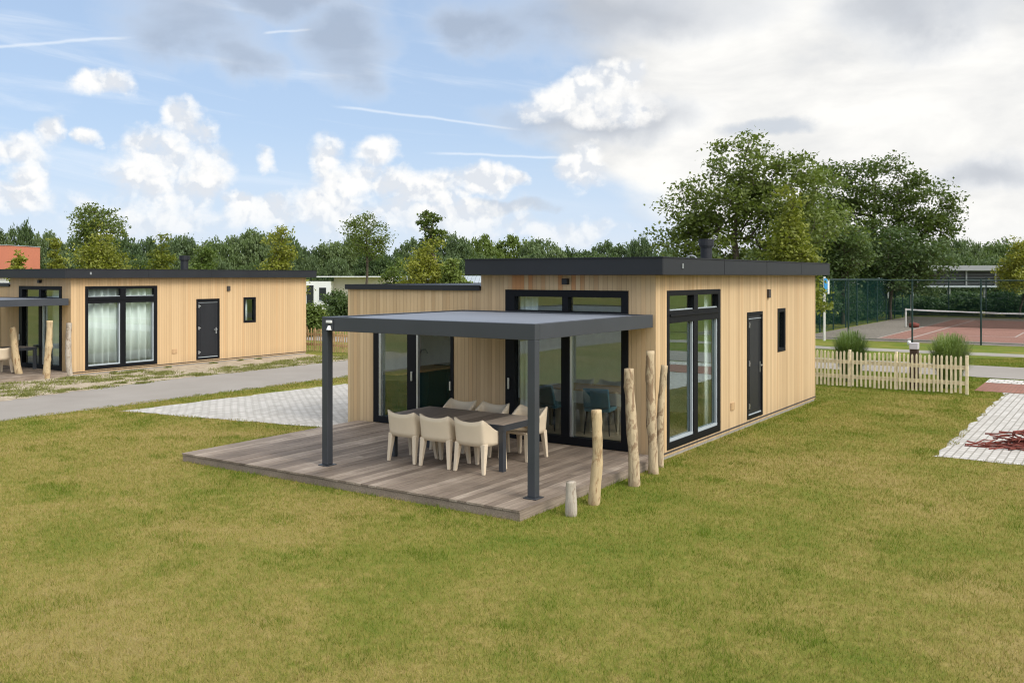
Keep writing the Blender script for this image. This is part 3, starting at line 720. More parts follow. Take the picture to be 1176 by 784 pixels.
k = thing('kitchen_unit', 'dark teal kitchen unit with wooden worktop inside the open terrace door', 'kitchen', (-6.03, 1.9, 0.141), R(90))
MB().box(-1.3, 1.3, 0, 0.6, 0.0, 0.87).build('cabinet', 'teal_cabinet', k, bevel=0.004)
MB().box(-1.33, 1.33, -0.03, 0.6, 0.871, 0.915).build('worktop', 'worktop_wood', k)
for x in (-0.98, -0.34, 0.30): MB().box(x, x + 0.63, -0.02, -0.001, 0.12, 0.85).build('cabinet_door', 'teal_cabinet', k, bevel=0.003)
tp = MB(); tp.tube([(0.0, 0.5, 0.915), (0.0, 0.5, 1.2), (0.0, 0.44, 1.29), (0.0, 0.34, 1.3), (0.0, 0.28, 1.22)], 0.016, 8); tp.build('tap', 'steel', k, smooth=True)
MB().box(0.5, 1.0, 0.1, 0.5, 0.916, 0.93).build('hob', 'dark_glass', k)

def dining_chair(loc, rz, label):
    c_ = thing('dining_chair', label, 'chair', loc, rz, 'blue dining chairs inside')
    b = MB(); b.hexa([(-0.24, -0.24, 0.42), (0.24, -0.24, 0.42), (0.24, 0.24, 0.42), (-0.24, 0.24, 0.42), (-0.25, -0.25, 0.49), (0.25, -0.25, 0.49), (0.25, 0.25, 0.49), (-0.25, 0.25, 0.49)]); b.build('seat', 'blue_fabric', c_, bevel=0.02)
    b = MB(); b.hexa([(-0.25, -0.26, 0.50), (0.25, -0.26, 0.50), (0.25, -0.19, 0.50), (-0.25, -0.19, 0.50), (-0.24, -0.33, 0.86), (0.24, -0.33, 0.86), (0.24, -0.28, 0.86), (-0.24, -0.28, 0.86)]); b.build('backrest', 'blue_fabric', c_, bevel=0.02)
    for sx in (-1, 1):
        for sy in (-1, 1):
            MB().tube([(sx * 0.2, sy * 0.2, 0.42), (sx * 0.24, sy * 0.24, 0.0)], [0.02, 0.012], 8).build('leg', 'frame_black', c_)
    return c_
dining_chair((-1.72, 1.3, 0.14), R(12), 'blue upholstered dining chair nearest the large glass door, backrest turned outward')
dining_chair((-2.75, 1.3, 0.14), R(-8), 'blue upholstered dining chair behind the left glass leaf of the terrace door')
t_ = thing('dining_table', 'dark dining table standing indoors behind the large glass door', 'table', (-2.2, 2.0, 0.14))
MB().box(-0.9, 0.9, -0.42, 0.42, 0.71, 0.75).build('tabletop', 'worktop_wood', t_, bevel=0.006)
for sx in (-1, 1):
    for sy in (-1, 1): MB().box(sx * 0.8 - 0.03, sx * 0.8 + 0.03, sy * 0.34 - 0.03, sy * 0.34 + 0.03, 0.0, 0.709).build('leg', 'frame_black', t_)

# ------------------------------------------------------------------ terrace deck
def make_deck(label, n0=-6.52, n1=0.12, y0=-4.2, y1=-0.055):
    t = thing('wooden_deck', label, 'deck', group='wooden terraces')
    b = MB(); P = 0.142; x = n0; k = 0
    while x < n1 - 0.02:
        e = min(x + P - 0.009, n1); dz = rng.normal(0, 0.0012)
        cut = y0 + (y1 - y0) * (0.35 + 0.35 * ((k * 7) % 3) / 2) if k % 4 else None
        segs = [(y0, y1)] if cut is None else [(y0, cut - 0.002), (cut + 0.002, y1)]
        for (a, c_) in segs: b.box(x, e, a, c_, 0.112 + dz, 0.140 + dz)
        x += P; k += 1
    b.build('board', 'deck_wood', t)
    b = MB(); b.box(n0 + 0.004, n1 - 0.03, y0 + 0.012, y0 + 0.04, -0.02, 0.104); b.build('front_skirt', 'deck_wood', t)
    b = MB(); b.box(n1 - 0.028, n1, y0 + 0.012, y1, -0.02, 0.108); b.build('side_skirt', 'deck_wood', t)
    b = MB(); b.box(n0 + 0.004, n0 + 0.03, y0 + 0.041, y1, -0.02, 0.108); b.build('side_skirt', 'deck_wood', t)
    b = MB()
    for xx in np.arange(n0 + 0.3, n1 - 0.1, 0.6): b.box(xx, xx + 0.05, y0 + 0.05, y1, -0.02, 0.105)
    b.build('joist', 'dark_rubber', t)
    return t
deck = make_deck('weathered grey-brown wooden terrace deck in front of the near house')
deck2 = dup(deck, LEFT, 0, 'wooden terrace of the left house, mostly beyond the left edge of the view', scale=(1, 0.62, 0.97))

# ------------------------------------------------------------------ pergola
def make_pergola(label):
    p = thing('pergola', label, 'pergola', group='dark pergolas')
    X0, X1, Y0, Y1 = -3.90, -0.02, -3.62, -0.06
    for x in (X0 + 0.06, X1 - 0.06):
        q = MB().box(x - 0.058, x + 0.058, Y0 + 0.002, Y0 + 0.118, 0.156, 2.205).build('post', 'pergola_metal', p, bevel=0.006)
        MB().box(x - 0.10, x + 0.10, Y0 - 0.04, Y0 + 0.16, 0.1425, 0.155).build('base_plate', 'pergola_metal', q, bevel=0.003)
    b = MB(); b.box(X0, X1, Y0, Y0 + 0.12, 2.206, 2.42); b.build('front_beam', 'pergola_metal', p, bevel=0.006)
    for x in (X0, X1 - 0.1):
        MB().box(x, x + 0.1, Y0 + 0.121, Y1, 2.21, 2.418).build('side_beam', 'pergola_metal', p, bevel=0.005)
    MB().box(X0 + 0.101, X1 - 0.101, Y1 - 0.1, Y1, 2.21, 2.418).build('wall_beam', 'pergola_metal', p, bevel=0.005)
    r = MB(); n = 12
    for k in range(n):
        y0 = Y0 + 0.123 + (Y1 - 0.1 - Y0 - 0.125) * k / n; y1 = Y0 + 0.123 + (Y1 - 0.1 - Y0 - 0.125) * (k + 1) / n - 0.006
        r.box(X0 + 0.102, X1 - 0.102, y0, y1, 2.335, 2.40)
    r.build('roof_panel', 'pergola_cloth', p, bevel=0.004)
    return p
perg = make_pergola('dark grey flat-roofed metal pergola over the dining table')
perg2 = dup(perg, LEFT, 0, 'dark pergola roof of the left house, cut by the left edge of the view', scale=(1, 0.98, 0.975))
sp = thing('spot_lamp', 'small twin-headed lamp clamped on the front left corner of the pergola', 'lamp', (-3.72, -3.622, 2.31))
MB().box(-0.07, 0.07, -0.012, -0.001, -0.10, 0.08).build('bracket', 'pergola_metal', sp)
MB().box(-0.05, 0.06, -0.045, -0.013, 0.02, 0.06).build('lamp_head', 'white_plastic', sp, bevel=0.006)
hb = MB(); hb.tube([(0.01, -0.03, -0.02), (0.01, -0.035, -0.085)], [0.018, 0.042], 10); hb.build('lamp_head', 'white_plastic', sp)

# ------------------------------------------------------------------ terrace table and chairs
def make_table(label, loc):
    t = thing('outdoor_table', label, 'table', loc, group='terrace tables')
    MB().box(-1.08, 1.08, -0.47, 0.47, 0.665, 0.695).build('tabletop', 'table_planks', t, bevel=0.003)
    f = MB(); f.box(-1.11, 1.11, -0.50, -0.472, 0.60, 0.69); f.box(-1.11, 1.11, 0.472, 0.50, 0.60, 0.69); f.box(-1.11, -1.082, -0.471, 0.471, 0.60, 0.69); f.box(1.082, 1.11, -0.471, 0.471, 0.60, 0.69); f.build('apron', 'pergola_metal', t)
    for sx in (-1, 1):
        for sy in (-1, 1): MB().box(sx * 1.06 - 0.04, sx * 1.06 + 0.04, sy * 0.455 - 0.04, sy * 0.455 + 0.04, 0, 0.599).build('leg', 'pergola_metal', t, bevel=0.004)
    return t
table = make_table('long dark-framed outdoor table with weathered plank top under the pergola', (-2.40, -1.99, 0.141))

def make_chair(label, loc, rz):
    c_ = thing('armchair', label, 'chair', loc, rz, 'beige moulded armchairs round the terrace table')
    W_, D_ = 0.275, 0.26                     # half width at the rear, half depth
    # wrap-round shell: outline in plan from the front of one arm round the back to the other
    N = 33; path = []
    for k in range(N):
        s_ = k / (N - 1) * 2 - 1              # -1 .. 1
        a = abs(s_); sg = -1 if s_ < 0 else 1
        if a < 0.30: x, y = a / 0.30 * (W_ - 0.035), -D_ - 0.0 + 0.02 * (1 - (a / 0.3) ** 2) * -1
        elif a < 0.42:
            q = (a - 0.30) / 0.12 * math.pi / 2; x, y = W_ - 0.035 + 0.035 * math.sin(q), -D_ + 0.035 * (1 - math.cos(q))
        else:
            q = (a - 0.42) / 0.58; x, y = W_ + 0.012 * q, -D_ + 0.035 + q * (2 * D_ - 0.045)
        # top edge: dipped across the back, peaked at the corners, sweeping down to the arms
        if a < 0.36: top = 0.755 + 0.05 * (a / 0.36) ** 2.2
        else:
            q = min(1, (a - 0.36) / 0.44); top = 0.805 - 0.205 * (3 * q * q - 2 * q ** 3)
            if a > 0.8: top -= 0.02 * (a - 0.8) / 0.2
        bot = 0.40 if a < 0.42 else 0.40 - 0.0 * a
        path.append((sg * x, y, bot, top))
    mb = MB(); T = 0.026; rows = 6
    for side in (0, 1):
        for (x, y, b0, t0) in path:
            for r in range(rows):
                f = r / (rows - 1); z = b0 + (t0 - b0) * f
                lean = 0.055 * max(0, (z - 0.42) / 0.38) * (1 if y < -D_ + 0.1 else max(0, 1 - (y + D_ - 0.1) / 0.25))
                ox, oy = x, y - lean
                if side:
                    L = math.hypot(x * 0.9, y) or 1; ox -= T * x * 0.9 / L * 1.1; oy -= T * y / L * 1.1
                mb.v.append((ox, oy, z))
    M = N * rows
    for k in range(N - 1):
        for r in range(rows - 1):
            i = k * rows + r
            mb.f.append((i, i + rows, i + rows + 1, i + 1)); mb.f.append((M + i, M + i + 1, M + i + rows + 1, M + i + rows))
        i = k * rows
        mb.f.append((i, M + i, M + i + rows, i + rows)); j = i + rows - 1; mb.f.append((j, j + rows, M + j + rows, M + j))
    for k in (0, N - 1):
        for r in range(rows - 1):
            i = k * rows + r; q = (i, i + 1, M + i + 1, M + i); mb.f.append(q if k == 0 else q[::-1])
    mb.build('backrest', 'chair_resin', c_, smooth=True)
    st = MB(); st.hexa([(-0.245, -0.23, 0.40), (0.245, -0.23, 0.40), (0.25, 0.25, 0.41), (-0.25, 0.25, 0.41), (-0.245, -0.23, 0.435), (0.245, -0.23, 0.435), (0.25, 0.26, 0.455), (-0.25, 0.26, 0.455)])
    st.build('seat', 'chair_resin', c_, bevel=0.01)
    for sx in (-1, 1):
        for sy in (-1, 1):
            x0, y0 = sx * 0.262, (-0.245 if sy < 0 else 0.235); x1, y1 = sx * 0.268, (-0.272 if sy < 0 else 0.262); a0, a1 = 0.052, 0.023
            lg = MB()
            lg.hexa([(x1 - a1, y1 - a1, 0), (x1 + a1, y1 - a1, 0), (x1 + a1, y1 + a1, 0), (x1 - a1, y1 + a1, 0), (x0 - a0 * (1.25 if sx > 0 else 0.4), y0 - a0 * (0.4 if sy < 0 else 1.3), 0.44), (x0 + a0 * (0.4 if sx > 0 else 1.25), y0 - a0 * (0.4 if sy < 0 else 1.3), 0.44), (x0 + a0 * (0.4 if sx > 0 else 1.25), y0 + a0 * (1.3 if sy < 0 else 0.4), 0.44), (x0 - a0 * (1.25 if sx > 0 else 0.4), y0 + a0 * (1.3 if sy < 0 else 0.4), 0.44)])
            lg.build('leg', 'chair_resin', c_, bevel=0.008)
    return c_
chair = make_chair('beige moulded armchair on the near side of the table, its left end', (-3.02, -2.50, 0.141), R(-1))
dup(chair, (-2.36, -2.52, 0.141), R(2), 'beige moulded armchair in the middle of the row on the near side of the table')
dup(chair, (-1.68, -2.53, 0.141), R(-2), 'beige moulded armchair on the near side of the table, closest to the camera')
dup(chair, (-3.05, -1.42, 0.141), R(181), 'beige armchair on the house side of the table, at its kitchen-door end')
dup(chair, (-2.38, -1.42, 0.141), R(179), 'beige armchair on the house side of the table, middle of that row')
dup(chair, (-1.66, -1.40, 0.141), R(177), 'beige armchair on the house side of the table, behind the near pergola post')
table2 = dup(table, (-22.45, 0.75, 0.137), R(90), 'dark outdoor table on the left house terrace, cut by the view edge')
dup(chair, (-21.72, 0.55, 0.137), R(95), 'beige armchair on the terrace of the left house', 'beige moulded armchairs on the left terrace')

# ------------------------------------------------------------------ upright tree-trunk stakes
def stake(base, h, r, lean, label, mat, seed, kink=0.02):
    rr = random.Random(seed); mb = MB(); n = 34; pts = []; rad = []
    w1, w2 = rr.random() * 6, rr.random() * 6
    for k in range(n):
        t = k / (n - 1)
        pts.append((lean[0] * t + kink * math.sin(3.4 * t + w1) - kink * math.sin(w1), lean[1] * t + kink * math.sin(4.1 * t + w2) - kink * math.sin(w2), -0.05 + (h + 0.05) * t))
        rad.append(r * (1.12 - 0.2 * t) * (1 + rr.uniform(-0.012, 0.012)) * (1 + 0.05 * math.sin(7.0 * t * h + w1) + 0.03 * math.sin(17.0 * t * h + w2)))
    mb.tube(pts, rad, 14)
    kn = [(rr.uniform(0.2, 0.9) * h, rr.uniform(0, 6.28)) for _ in range(int(4 * h))]
    for v in range(len(mb.v)):
        x, y, z = mb.v[v]; q = 0.008 * math.sin(9 * z + 5 * math.atan2(y, x) + w1); a_ = math.atan2(y, x)
        q += sum(0.035 * math.exp(-((z - kz) / 0.05) ** 2) * max(0, math.cos(a_ - ka)) ** 3 for kz, ka in kn)
        mb.v[v] = (x * (1 + q * 3), y * (1 + q * 3), z)
    me = mb.mesh('trunk_stake', mat, True)
    o = bpy.data.objects.new('trunk_stake', me); COL.objects.link(o); o.location = (base[0], base[1], 0)
    return tag(o, label, 'wooden post', 'peeled tree-trunk posts beside the terraces')
stake((0.50, -3.58), 0.43, 0.068, (0.0, 0.0), 'short sawn-off grey trunk stump beside the terrace corner', 'grey_stump', 1, 0.004)
stake((0.46, -2.92), 1.26, 0.070, (0.02, 0.01), 'medium-height yellow peeled trunk post, second from the terrace corner', 'peeled_wood_yellow', 2)
stake((0.42, -1.62), 1.70, 0.076, (-0.035, -0.02), 'thick bark-flecked trunk post standing before the large glass door', 'peeled_wood', 4, 0.016)
stake((0.30, -0.72), 1.89, 0.070, (-0.02, 0.02), 'tallest trunk post by the corner of the near house', 'peeled_wood', 7, 0.018)
stake((0.17, -0.20), 1.62, 0.056, (0.07, 0.05), 'trunk post leaning right against the corner of the near house, behind the tallest', 'peeled_wood', 9, 0.02)
stake((-21.05, 0.87), 1.52, 0.10, (-0.22, -0.18), 'pale trunk post leaning left before the left house, leftmost of its three', 'peeled_wood_yellow', 12, 0.03)
stake((-20.25, 1.2), 1.72, 0.092, (0.08, 0.03), 'straight pale trunk post before the left house terrace door', 'peeled_wood_yellow', 14, 0.03)
stake((-20.2, 1.90), 1.62, 0.085, (-0.04, 0.02), 'slim pale trunk post at the corner of the left house', 'grey_stump', 16, 0.02)

# ------------------------------------------------------------------ fences
def picket_fence(loc, L, label, wood, posts, h=0.98, step=0.105, jitter=0.0, end=False):
    f = thing('picket_fence', label, 'fence', loc)
    rr = random.Random(int(L * 10)); b = MB(); x = 0.03
    while x < L - 0.04:
        w = 0.024 + rr.uniform(-0.003, 0.003) * (1 + jitter * 3); hh = h + rr.uniform(-0.02, 0.02) * (1 + jitter * 3); dx = rr.uniform(-0.02, 0.02) * (0.4 + jitter * 2); y = -0.016 + rr.uniform(-0.003, 0.003)
        z0 = 0.02 + rr.uniform(0, 0.03)
        b.hexa([(x - w, y - 0.012, z0), (x + w, y - 0.012, z0), (x + w, y + 0.010, z0), (x - w, y + 0.010, z0), (x + dx - w, y - 0.012, hh - 0.04), (x + dx + w, y - 0.012, hh - 0.04), (x + dx + w, y + 0.010, hh - 0.04), (x + dx - w, y + 0.010, hh - 0.04)])
        b.hexa([(x + dx - w, y - 0.012, hh - 0.0399), (x + dx + w, y - 0.012, hh - 0.0399), (x + dx + w, y + 0.01, hh - 0.0399), (x + dx - w, y + 0.01, hh - 0.0399), (x + dx - w * 0.35, y - 0.01, hh), (x + dx + w * 0.35, y - 0.01, hh), (x + dx + w * 0.35, y + 0.008, hh), (x + dx - w * 0.35, y + 0.008, hh)])
        x += step + rr.uniform(-0.012, 0.012) * (1 + jitter * 2)
    b.build('picket_panel', wood, f)
    for z in (0.24, 0.64): MB().box(0.0, L, 0.0, 0.034, z, z + 0.10).build('rail', wood, f)
    for px in posts:
        m = MB(); m.tube([(px, 0.075, -0.1), (px, 0.075, h + 0.04)], [0.042, 0.038], 10); m.build('post', wood, f)
    if end: MB().box(L - 0.02, L + 0.05, -0.035, 0.035, -0.1, h + 0.03).build('end_post', wood, f, bevel=0.01)
    return f
picket_fence((-4.2, 12.35, 0), 7.1, 'pale picket fence beyond the right side of the near house', 'picket_wood', (0.4, 2.2, 4.2, 5.4), end=True)
picket_fence((-26, 12.6, 0), 8.0, 'brown chestnut paling fence seen between the two houses', 'chestnut', (0.2, 2.0, 3.8, 5.6, 7.6), 0.95, 0.12, 1.0)

bo = thing('bollard', 'dark brown wooden bollard with pale grey cap behind the picket fence', 'bollard', (1.55, 12.95, 0))
MB().box(-0.10, 0.10, -0.10, 0.10, -0.1, 1.07).build('shaft', 'dark_brown_wood', bo, bevel=0.01)
cp = MB(); cp.box(-0.11, 0.11, -0.11, 0.11, 1.071, 1.24); cp.build('cap', 'cap_grey', bo, bevel=0.012)

# tennis court enclosure
def court_fence(name, label, p0, p1, n, h=2.85, mid=True, net='chain_link'):
    f = thing(name, label, 'fence', (p0[0], p0[1], 0), math.atan2(p1[1] - p0[1], p1[0] - p0[0]), 'tall fences round the tennis court')
    L = math.dist(p0, p1)
    MB().box(0, L, -0.003, 0.003, 0.03, h - 0.02).build('wire_mesh', net, f)
    for z in ((h - 0.01, h * 0.5, 0.1) if mid else (h - 0.01,)):
        m = MB(); m.tube([(0, 0.02, z), (L, 0.02, z)], 0.028 if z > 2 else 0.012, 6); m.build('rail', 'fence_green', f)
    for k in range(n + 1):
        m = MB(); m.tube([(L * k / n, 0.035, 0), (L * k / n, 0.035, h + 0.05)], 0.04, 8); m.build('post', 'fence_green', f)
    return f
court_fence('court_fence', 'tall green mesh fence along the near end of the tennis court', (-7.5, 31.2), (15.0, 31.2), 8)
court_fence('court_fence', 'green mesh fence along the left side of the tennis court, running away', (-7.5, 31.35), (-7.5, 61), 11, net='screen_mesh')
court_fence('court_fence', 'green mesh fence closing the far end of the tennis court', (-7.35, 61.1), (15, 61.1), 9)
tn = thing('tennis_net', 'tennis net with white top band across the red court', 'net', (-4.7, 44.6, 0.012))
MB().box(0.05, 12.65, -0.004, 0.004, 0.06, 0.92).build('netting', 'net_cord', tn)
nb = MB(); n_ = 24
for k in range(n_):
    def zz(x): return 0.93 + 0.12 * ((x - 6.35) / 6.35) ** 2
    xa, xb = 0.05 + 12.6 * k / n_, 0.05 + 12.6 * (k + 1) / n_
    nb.hexa([(xa, -0.012, zz(xa) - 0.05), (xb, -0.012, zz(xb) - 0.05), (xb, 0.012, zz(xb) - 0.05), (xa, 0.012, zz(xa) - 0.05), (xa, -0.012, zz(xa) + 0.03), (xb, -0.012, zz(xb) + 0.03), (xb, 0.012, zz(xb) + 0.03), (xa, 0.012, zz(xa) + 0.03)])
nb.build('top_band', 'net_white', tn)
MB().box(6.31, 6.39, -0.016, 0.016, 0.0, 0.97).build('centre_strap', 'net_white', tn)
for x in (0.0, 12.7): MB().tube([(x, 0, 0), (x, 0, 1.1)], 0.05, 10).build('post', 'pole_white', tn)
mk = MB(); mk.tube([(0, 0, 0), (0, 0, 0.14), (0, 0, 0.2)], [0.075, 0.075, 0.045], 12); mko = mk.build('marker_stone', 'net_white', smooth=True); mko.location = (*ground_at(1044, 40.6), 0); tag(mko, 'small white marker stone on the grass at the foot of the court fence', 'marker')
bg_ = MB(); bg_.tube([(0, 0, 0.14), (0.25, 0.05, 0.16), (0.55, 0.1, 0.14)], [0.12, 0.17, 0.1], 10); bg = bg_.build('sports_bag', 'red_twig', smooth=True); bg.location = (-4.45, 44.2, 0.0); tag(bg, 'red-brown bag lying on the court by the net post', 'bag')

sg = thing('sign_post', 'white pole with a tall blue and white sign behind the near house', 'sign', (-5.55, 30.3, 0), R(34))
MB().tube([(0, 0, -0.1), (0, 0, 3.0)], 0.055, 10).build('pole', 'pole_white', sg)
MB().box(-0.03, 0.13, -0.09, -0.06, 2.25, 2.92).build('blue_panel', 'sign_blue', sg)
MB().box(0.131, 0.21, -0.09, -0.06, 2.2, 2.9).build('white_panel', 'net_white', sg)

# heap of red twigs on the driveway paving
tw = MB(); rr = random.Random(5)
for k in range(95):
    a = rr.gauss(0.15, 0.5) + (math.pi if rr.random() < 0.5 else 0); L = rr.uniform(0.3, 0.95)
    cx, cy = rr.gauss(0.42, 0.30), rr.gauss(0, 0.16); hz = max(0.006, 0.34 * math.exp(-((cx - 0.3) / 0.5) ** 2 - (cy / 0.17) ** 2) * rr.random())
    pts = []; aa = a + rr.uniform(-0.4, 0.4); x, y, z = cx - math.cos(a) * L / 2, cy - math.sin(a) * L / 2, hz
    for q in range(6):
        pts.append((x, y, max(0.005, z))); x += math.cos(aa) * L / 5; y += math.sin(aa) * L / 5; aa += rr.gauss(0, 0.25); z += rr.gauss(0, 0.02)
    tw.tube(pts, [0.015, 0.014, 0.013, 0.011, 0.008, 0.005], 5)
for k in range(4):
    pts = [(-0.1 - 0.17 * q, -0.05 * k + 0.06 + 0.05 * math.sin(q * 1.3 + k), 0.02 + 0.02 * math.sin(q + k)) for q in range(5)]
    tw.tube(pts, [0.010, 0.009, 0.008, 0.006, 0.004], 5)
two = tw.build('twig_heap', 'red_twig'); two.location = (4.62, 4.82, 0.012); two.rotation_euler = (0, 0, R(30))
tag(two, 'heap of dark red cut twigs lying on the white driveway paving', 'twigs')

# ------------------------------------------------------------------ vegetation
def leaves_mesh(name, P, size, mat, up=0.35, seed=1, aspect=0.55):
    """one leaf (a kinked diamond) per point of P"""
    g = np.random.default_rng(seed); n = len(P)
    nrm = g.normal(size=(n, 3)); nrm[:, 2] = np.abs(nrm[:, 2]) + up; nrm /= np.linalg.norm(nrm, axis=1)[:, None]
    t = g.normal(size=(n, 3)); t -= nrm * (t * nrm).sum(1)[:, None]; t /= np.linalg.norm(t, axis=1)[:, None]
    b = np.cross(nrm, t); s_ = size * g.uniform(0.6, 1.35, n)[:, None]
    V = np.stack([P - t * s_ * 0.5, P + b * s_ * 0.5 * aspect + nrm * s_ * 0.08, P + t * s_ * 0.5, P - b * s_ * 0.5 * aspect + nrm * s_ * 0.08], 1).reshape(-1, 3)
    F = np.arange(4 * n).reshape(n, 4)
    return np_mesh(name, V, F, mat, 4)

def inside_blobs(n, blobs, g, shell=0.55):
    """n points in the union of ellipsoids (cx,cy,cz,rx,ry,rz), biased outwards"""
    w = np.array([b[3] * b[4] * b[5] for b in blobs]) ** 0.75; w /= w.sum(); out = []
    idx = g.choice(len(blobs), n, p=w)
    d = g.normal(size=(n, 3)); d /= np.linalg.norm(d, axis=1)[:, None]
    r = g.uniform(0.0, 1.0, n) ** (1 / 3.0); r = np.where(g.random(n) < shell, 0.72 + 0.30 * g.random(n), r)
    B = np.array(blobs)[idx]
    return B[:, :3] + d * r[:, None] * B[:, 3:]

def grow_tree(name, label, cat, xy, h, blobs, leaf, n_tips, per_tip, size, spread, seed, trunk_r=0.2, group=None, fork=0.3, up=0.35, crooked=0.15, gap=0.0):
    """trunk + limbs reaching every leaf cluster; blobs in tree-local coordinates"""
    g = np.random.default_rng(seed)
    tips = inside_blobs(n_tips, blobs, g)
    tips = tips[tips[:, 2] > 0.25]
    base = [np.array([0, 0, -0.1]), np.array([g.normal(0, 0.05), g.normal(0, 0.05), h * fork * 0.5]), np.array([g.normal(0, 0.08), g.normal(0, 0.08), h * fork])]
    top = np.array([np.mean(tips[:, 0]) * 0.6, np.mean(tips[:, 1]) * 0.6, h * 0.82])
    for q in (0.33, 0.66, 1.0): base.append(base[2] * (1 - q) + top * q + g.normal(0, crooked, 3) * np.array([1, 1, 0]))
    nodes = [b for b in base]; par = [-1] + list(range(len(base) - 1))
    order = np.argsort(np.hypot(tips[:, 0], tips[:, 1]) + 0.25 * np.abs(tips[:, 2] - h * 0.5))
    isT = {}
    for i in order:
        p = tips[i]; A = np.array(nodes[1:]); dd = np.linalg.norm(A - p, axis=1) + np.maximum(0, A[:, 2] - p[2]) * 1.2
        j = int(np.argmin(dd)) + 1; a = nodes[j]; L = np.linalg.norm(p - a)
        if L > 0.7:
            m = a * 0.5 + p * 0.5 + g.normal(0, 0.09 * L, 3); m[2] -= 0.04 * L
            nodes.append(m); par.append(j); j = len(nodes) - 1
        nodes.append(p); par.append(j); isT[len(nodes) - 1] = 1
    cnt = np.zeros(len(nodes))
    for k in isT: cnt[k] += 1
    for k in range(len(nodes) - 1, 0, -1): cnt[par[k]] += cnt[k]
    rad = np.maximum(0.010, trunk_r * np.sqrt(np.maximum(cnt, 0.3) / max(1, cnt[0])))
    rad[0] = trunk_r * 1.25
    t = thing(name, label, cat, (xy[0], xy[1], 0), g.uniform(0, 0.3), group)
    mb = MB()
    for k in range(1, len(nodes)):
        mb.tube([nodes[par[k]], nodes[k]], [float(min(rad[par[k]], rad[k] * 1.5)), float(rad[k])], 7 if rad[k] > 0.05 else 4, cap=False)
    mb.build('trunk', 'tree_bark', t, smooth=True)
    # leaf clusters: flattened sprays around each tip, thinned at random so that sky shows through
    keep = tips[g.random(len(tips)) > gap]
    k = np.repeat(np.arange(len(keep)), g.integers(int(per_tip * 0.5), int(per_tip * 1.5) + 1, len(keep)))
    P = keep[k] + g.normal(size=(len(k), 3)) * np.array([spread, spread, spread * 0.55])
    link('crown', leaves_mesh('crown', P, size, leaf, up, seed), t)
    return t

# the big loose oaks behind the near house and the court
x, y = ground_at(850, 50)
grow_tree('broadleaf_tree', 'tall loose-crowned broadleaf tree rising over the roof of the near house', 'tree', (x, y), 11.2,
          [(0.2, 0, 8.9, 2.1, 2.0, 2.0), (-2.6, 0.6, 6.6, 2.3, 2.0, 1.7), (1.9, -0.4, 7.6, 2.5, 2.2, 1.9), (-3.4, 0, 5.0, 1.9, 1.8, 1.1), (0, 0, 5.2, 3.2, 2.6, 1.9), (2.8, 0.5, 5.2, 2.4, 2.2, 1.8), (-0.6, 0, 7.2, 2.2, 2, 1.8)],
          'leaf_oak', 360, 56, 0.23, 0.36, 21, 0.17, 'big trees behind the near house', 0.28, gap=0.08)
x, y = ground_at(1003, 68)
grow_tree('broadleaf_tree', 'broad olive-green tree standing left of the tennis court', 'tree', (x, y), 11.9,
          [(-2.6, 0, 9.7, 2.3, 2.2, 1.9), (0.7, 0, 9.6, 2.6, 2.4, 2.1), (3.4, 0, 8.0, 2.2, 2.2, 2.2), (-3.4, 0, 7.2, 2.6, 2.4, 2.2), (0.3, 0, 7.0, 3.4, 3, 2.2), (3.8, 0, 6.0, 1.8, 2, 1.9), (0.5, 0, 4.4, 3.9, 2.6, 1.6)],
          'leaf_oak', 420, 56, 0.25, 0.40, 33, 0.24, 'big trees behind the near house', 0.25, gap=0.06)
x, y = ground_at(935, 60)
grow_tree('broadleaf_tree', 'mid-green broadleaf tree filling the gap between the two tall ones', 'tree', (x, y), 10.3,
          [(0, 0, 8.2, 2.2, 2, 2.0), (-1.2, 0, 6.2, 2.2, 2, 2), (1.3, 0, 5.2, 2.2, 2, 2), (0, 0, 3.8, 2.5, 2, 1.4)], 'leaf_mid', 190, 44, 0.25, 0.36, 45, 0.2, 'big trees behind the near house', 0.25)
x, y = ground_at(1022, 64)
grow_tree('broadleaf_tree', 'low dark dense tree in front of the olive tree by the court', 'tree', (x, y), 6.6,
          [(0, 0, 4.7, 2.8, 2.2, 1.8), (-2.4, 0, 3.8, 1.9, 1.9, 1.5), (2.2, 0, 4.0, 1.9, 1.9, 1.5), (0, 0, 2.9, 3.0, 2.2, 1.1)], 'leaf_dark', 260, 46, 0.25, 0.4, 51, 0.13, 'big trees behind the near house', 0.3)
x, y = ground_at(968, 58)
grow_tree('broadleaf_tree', 'small dark tree just past the far corner of the near house roof', 'tree', (x, y), 6.0,
          [(0, 0, 4.6, 1.7, 1.7, 1.6), (-0.8, 0, 3.4, 1.6, 1.6, 1.2)], 'leaf_dark', 110, 44, 0.22, 0.33, 52, 0.12, 'big trees behind the near house', 0.3)

def cone_tree(name, label, px, d, top, width, leaf, seed, base=2.1, group='young trees behind the houses', n=90, per=46, size=0.17, sharp=1.0):
    x, y = ground_at(px, d); z = EYE + (316.5 - top) / FOC * d; r = width / 2 / FOC * d * 1.1
    bl = []
    rr = random.Random(seed); z0 = base
    N = 11
    for k in range(N):
        t = k / (N - 1); zz = z0 + (z - z0) * (0.06 + 0.88 * t); q = r * (1 - 0.95 * t ** (1.0 * sharp)) * rr.uniform(0.76, 1.15)
        bl.append((rr.uniform(-0.18, 0.18) * r, rr.uniform(-0.18, 0.18) * r, zz, max(0.12, q), max(0.12, q), (z - z0) / N * 0.95))
    return grow_tree(name, label, 'tree', (x, y), z, bl, leaf, n, per, size, max(0.12, 0.15 * r), seed, 0.07, group, 0.2)
cone_tree('conical_tree', 'bright yellow-green conical tree behind the right end of the near house roof', 908, 38, 213, 76, 'leaf_lime', 61, 1.6, n=220, per=48, size=0.17)
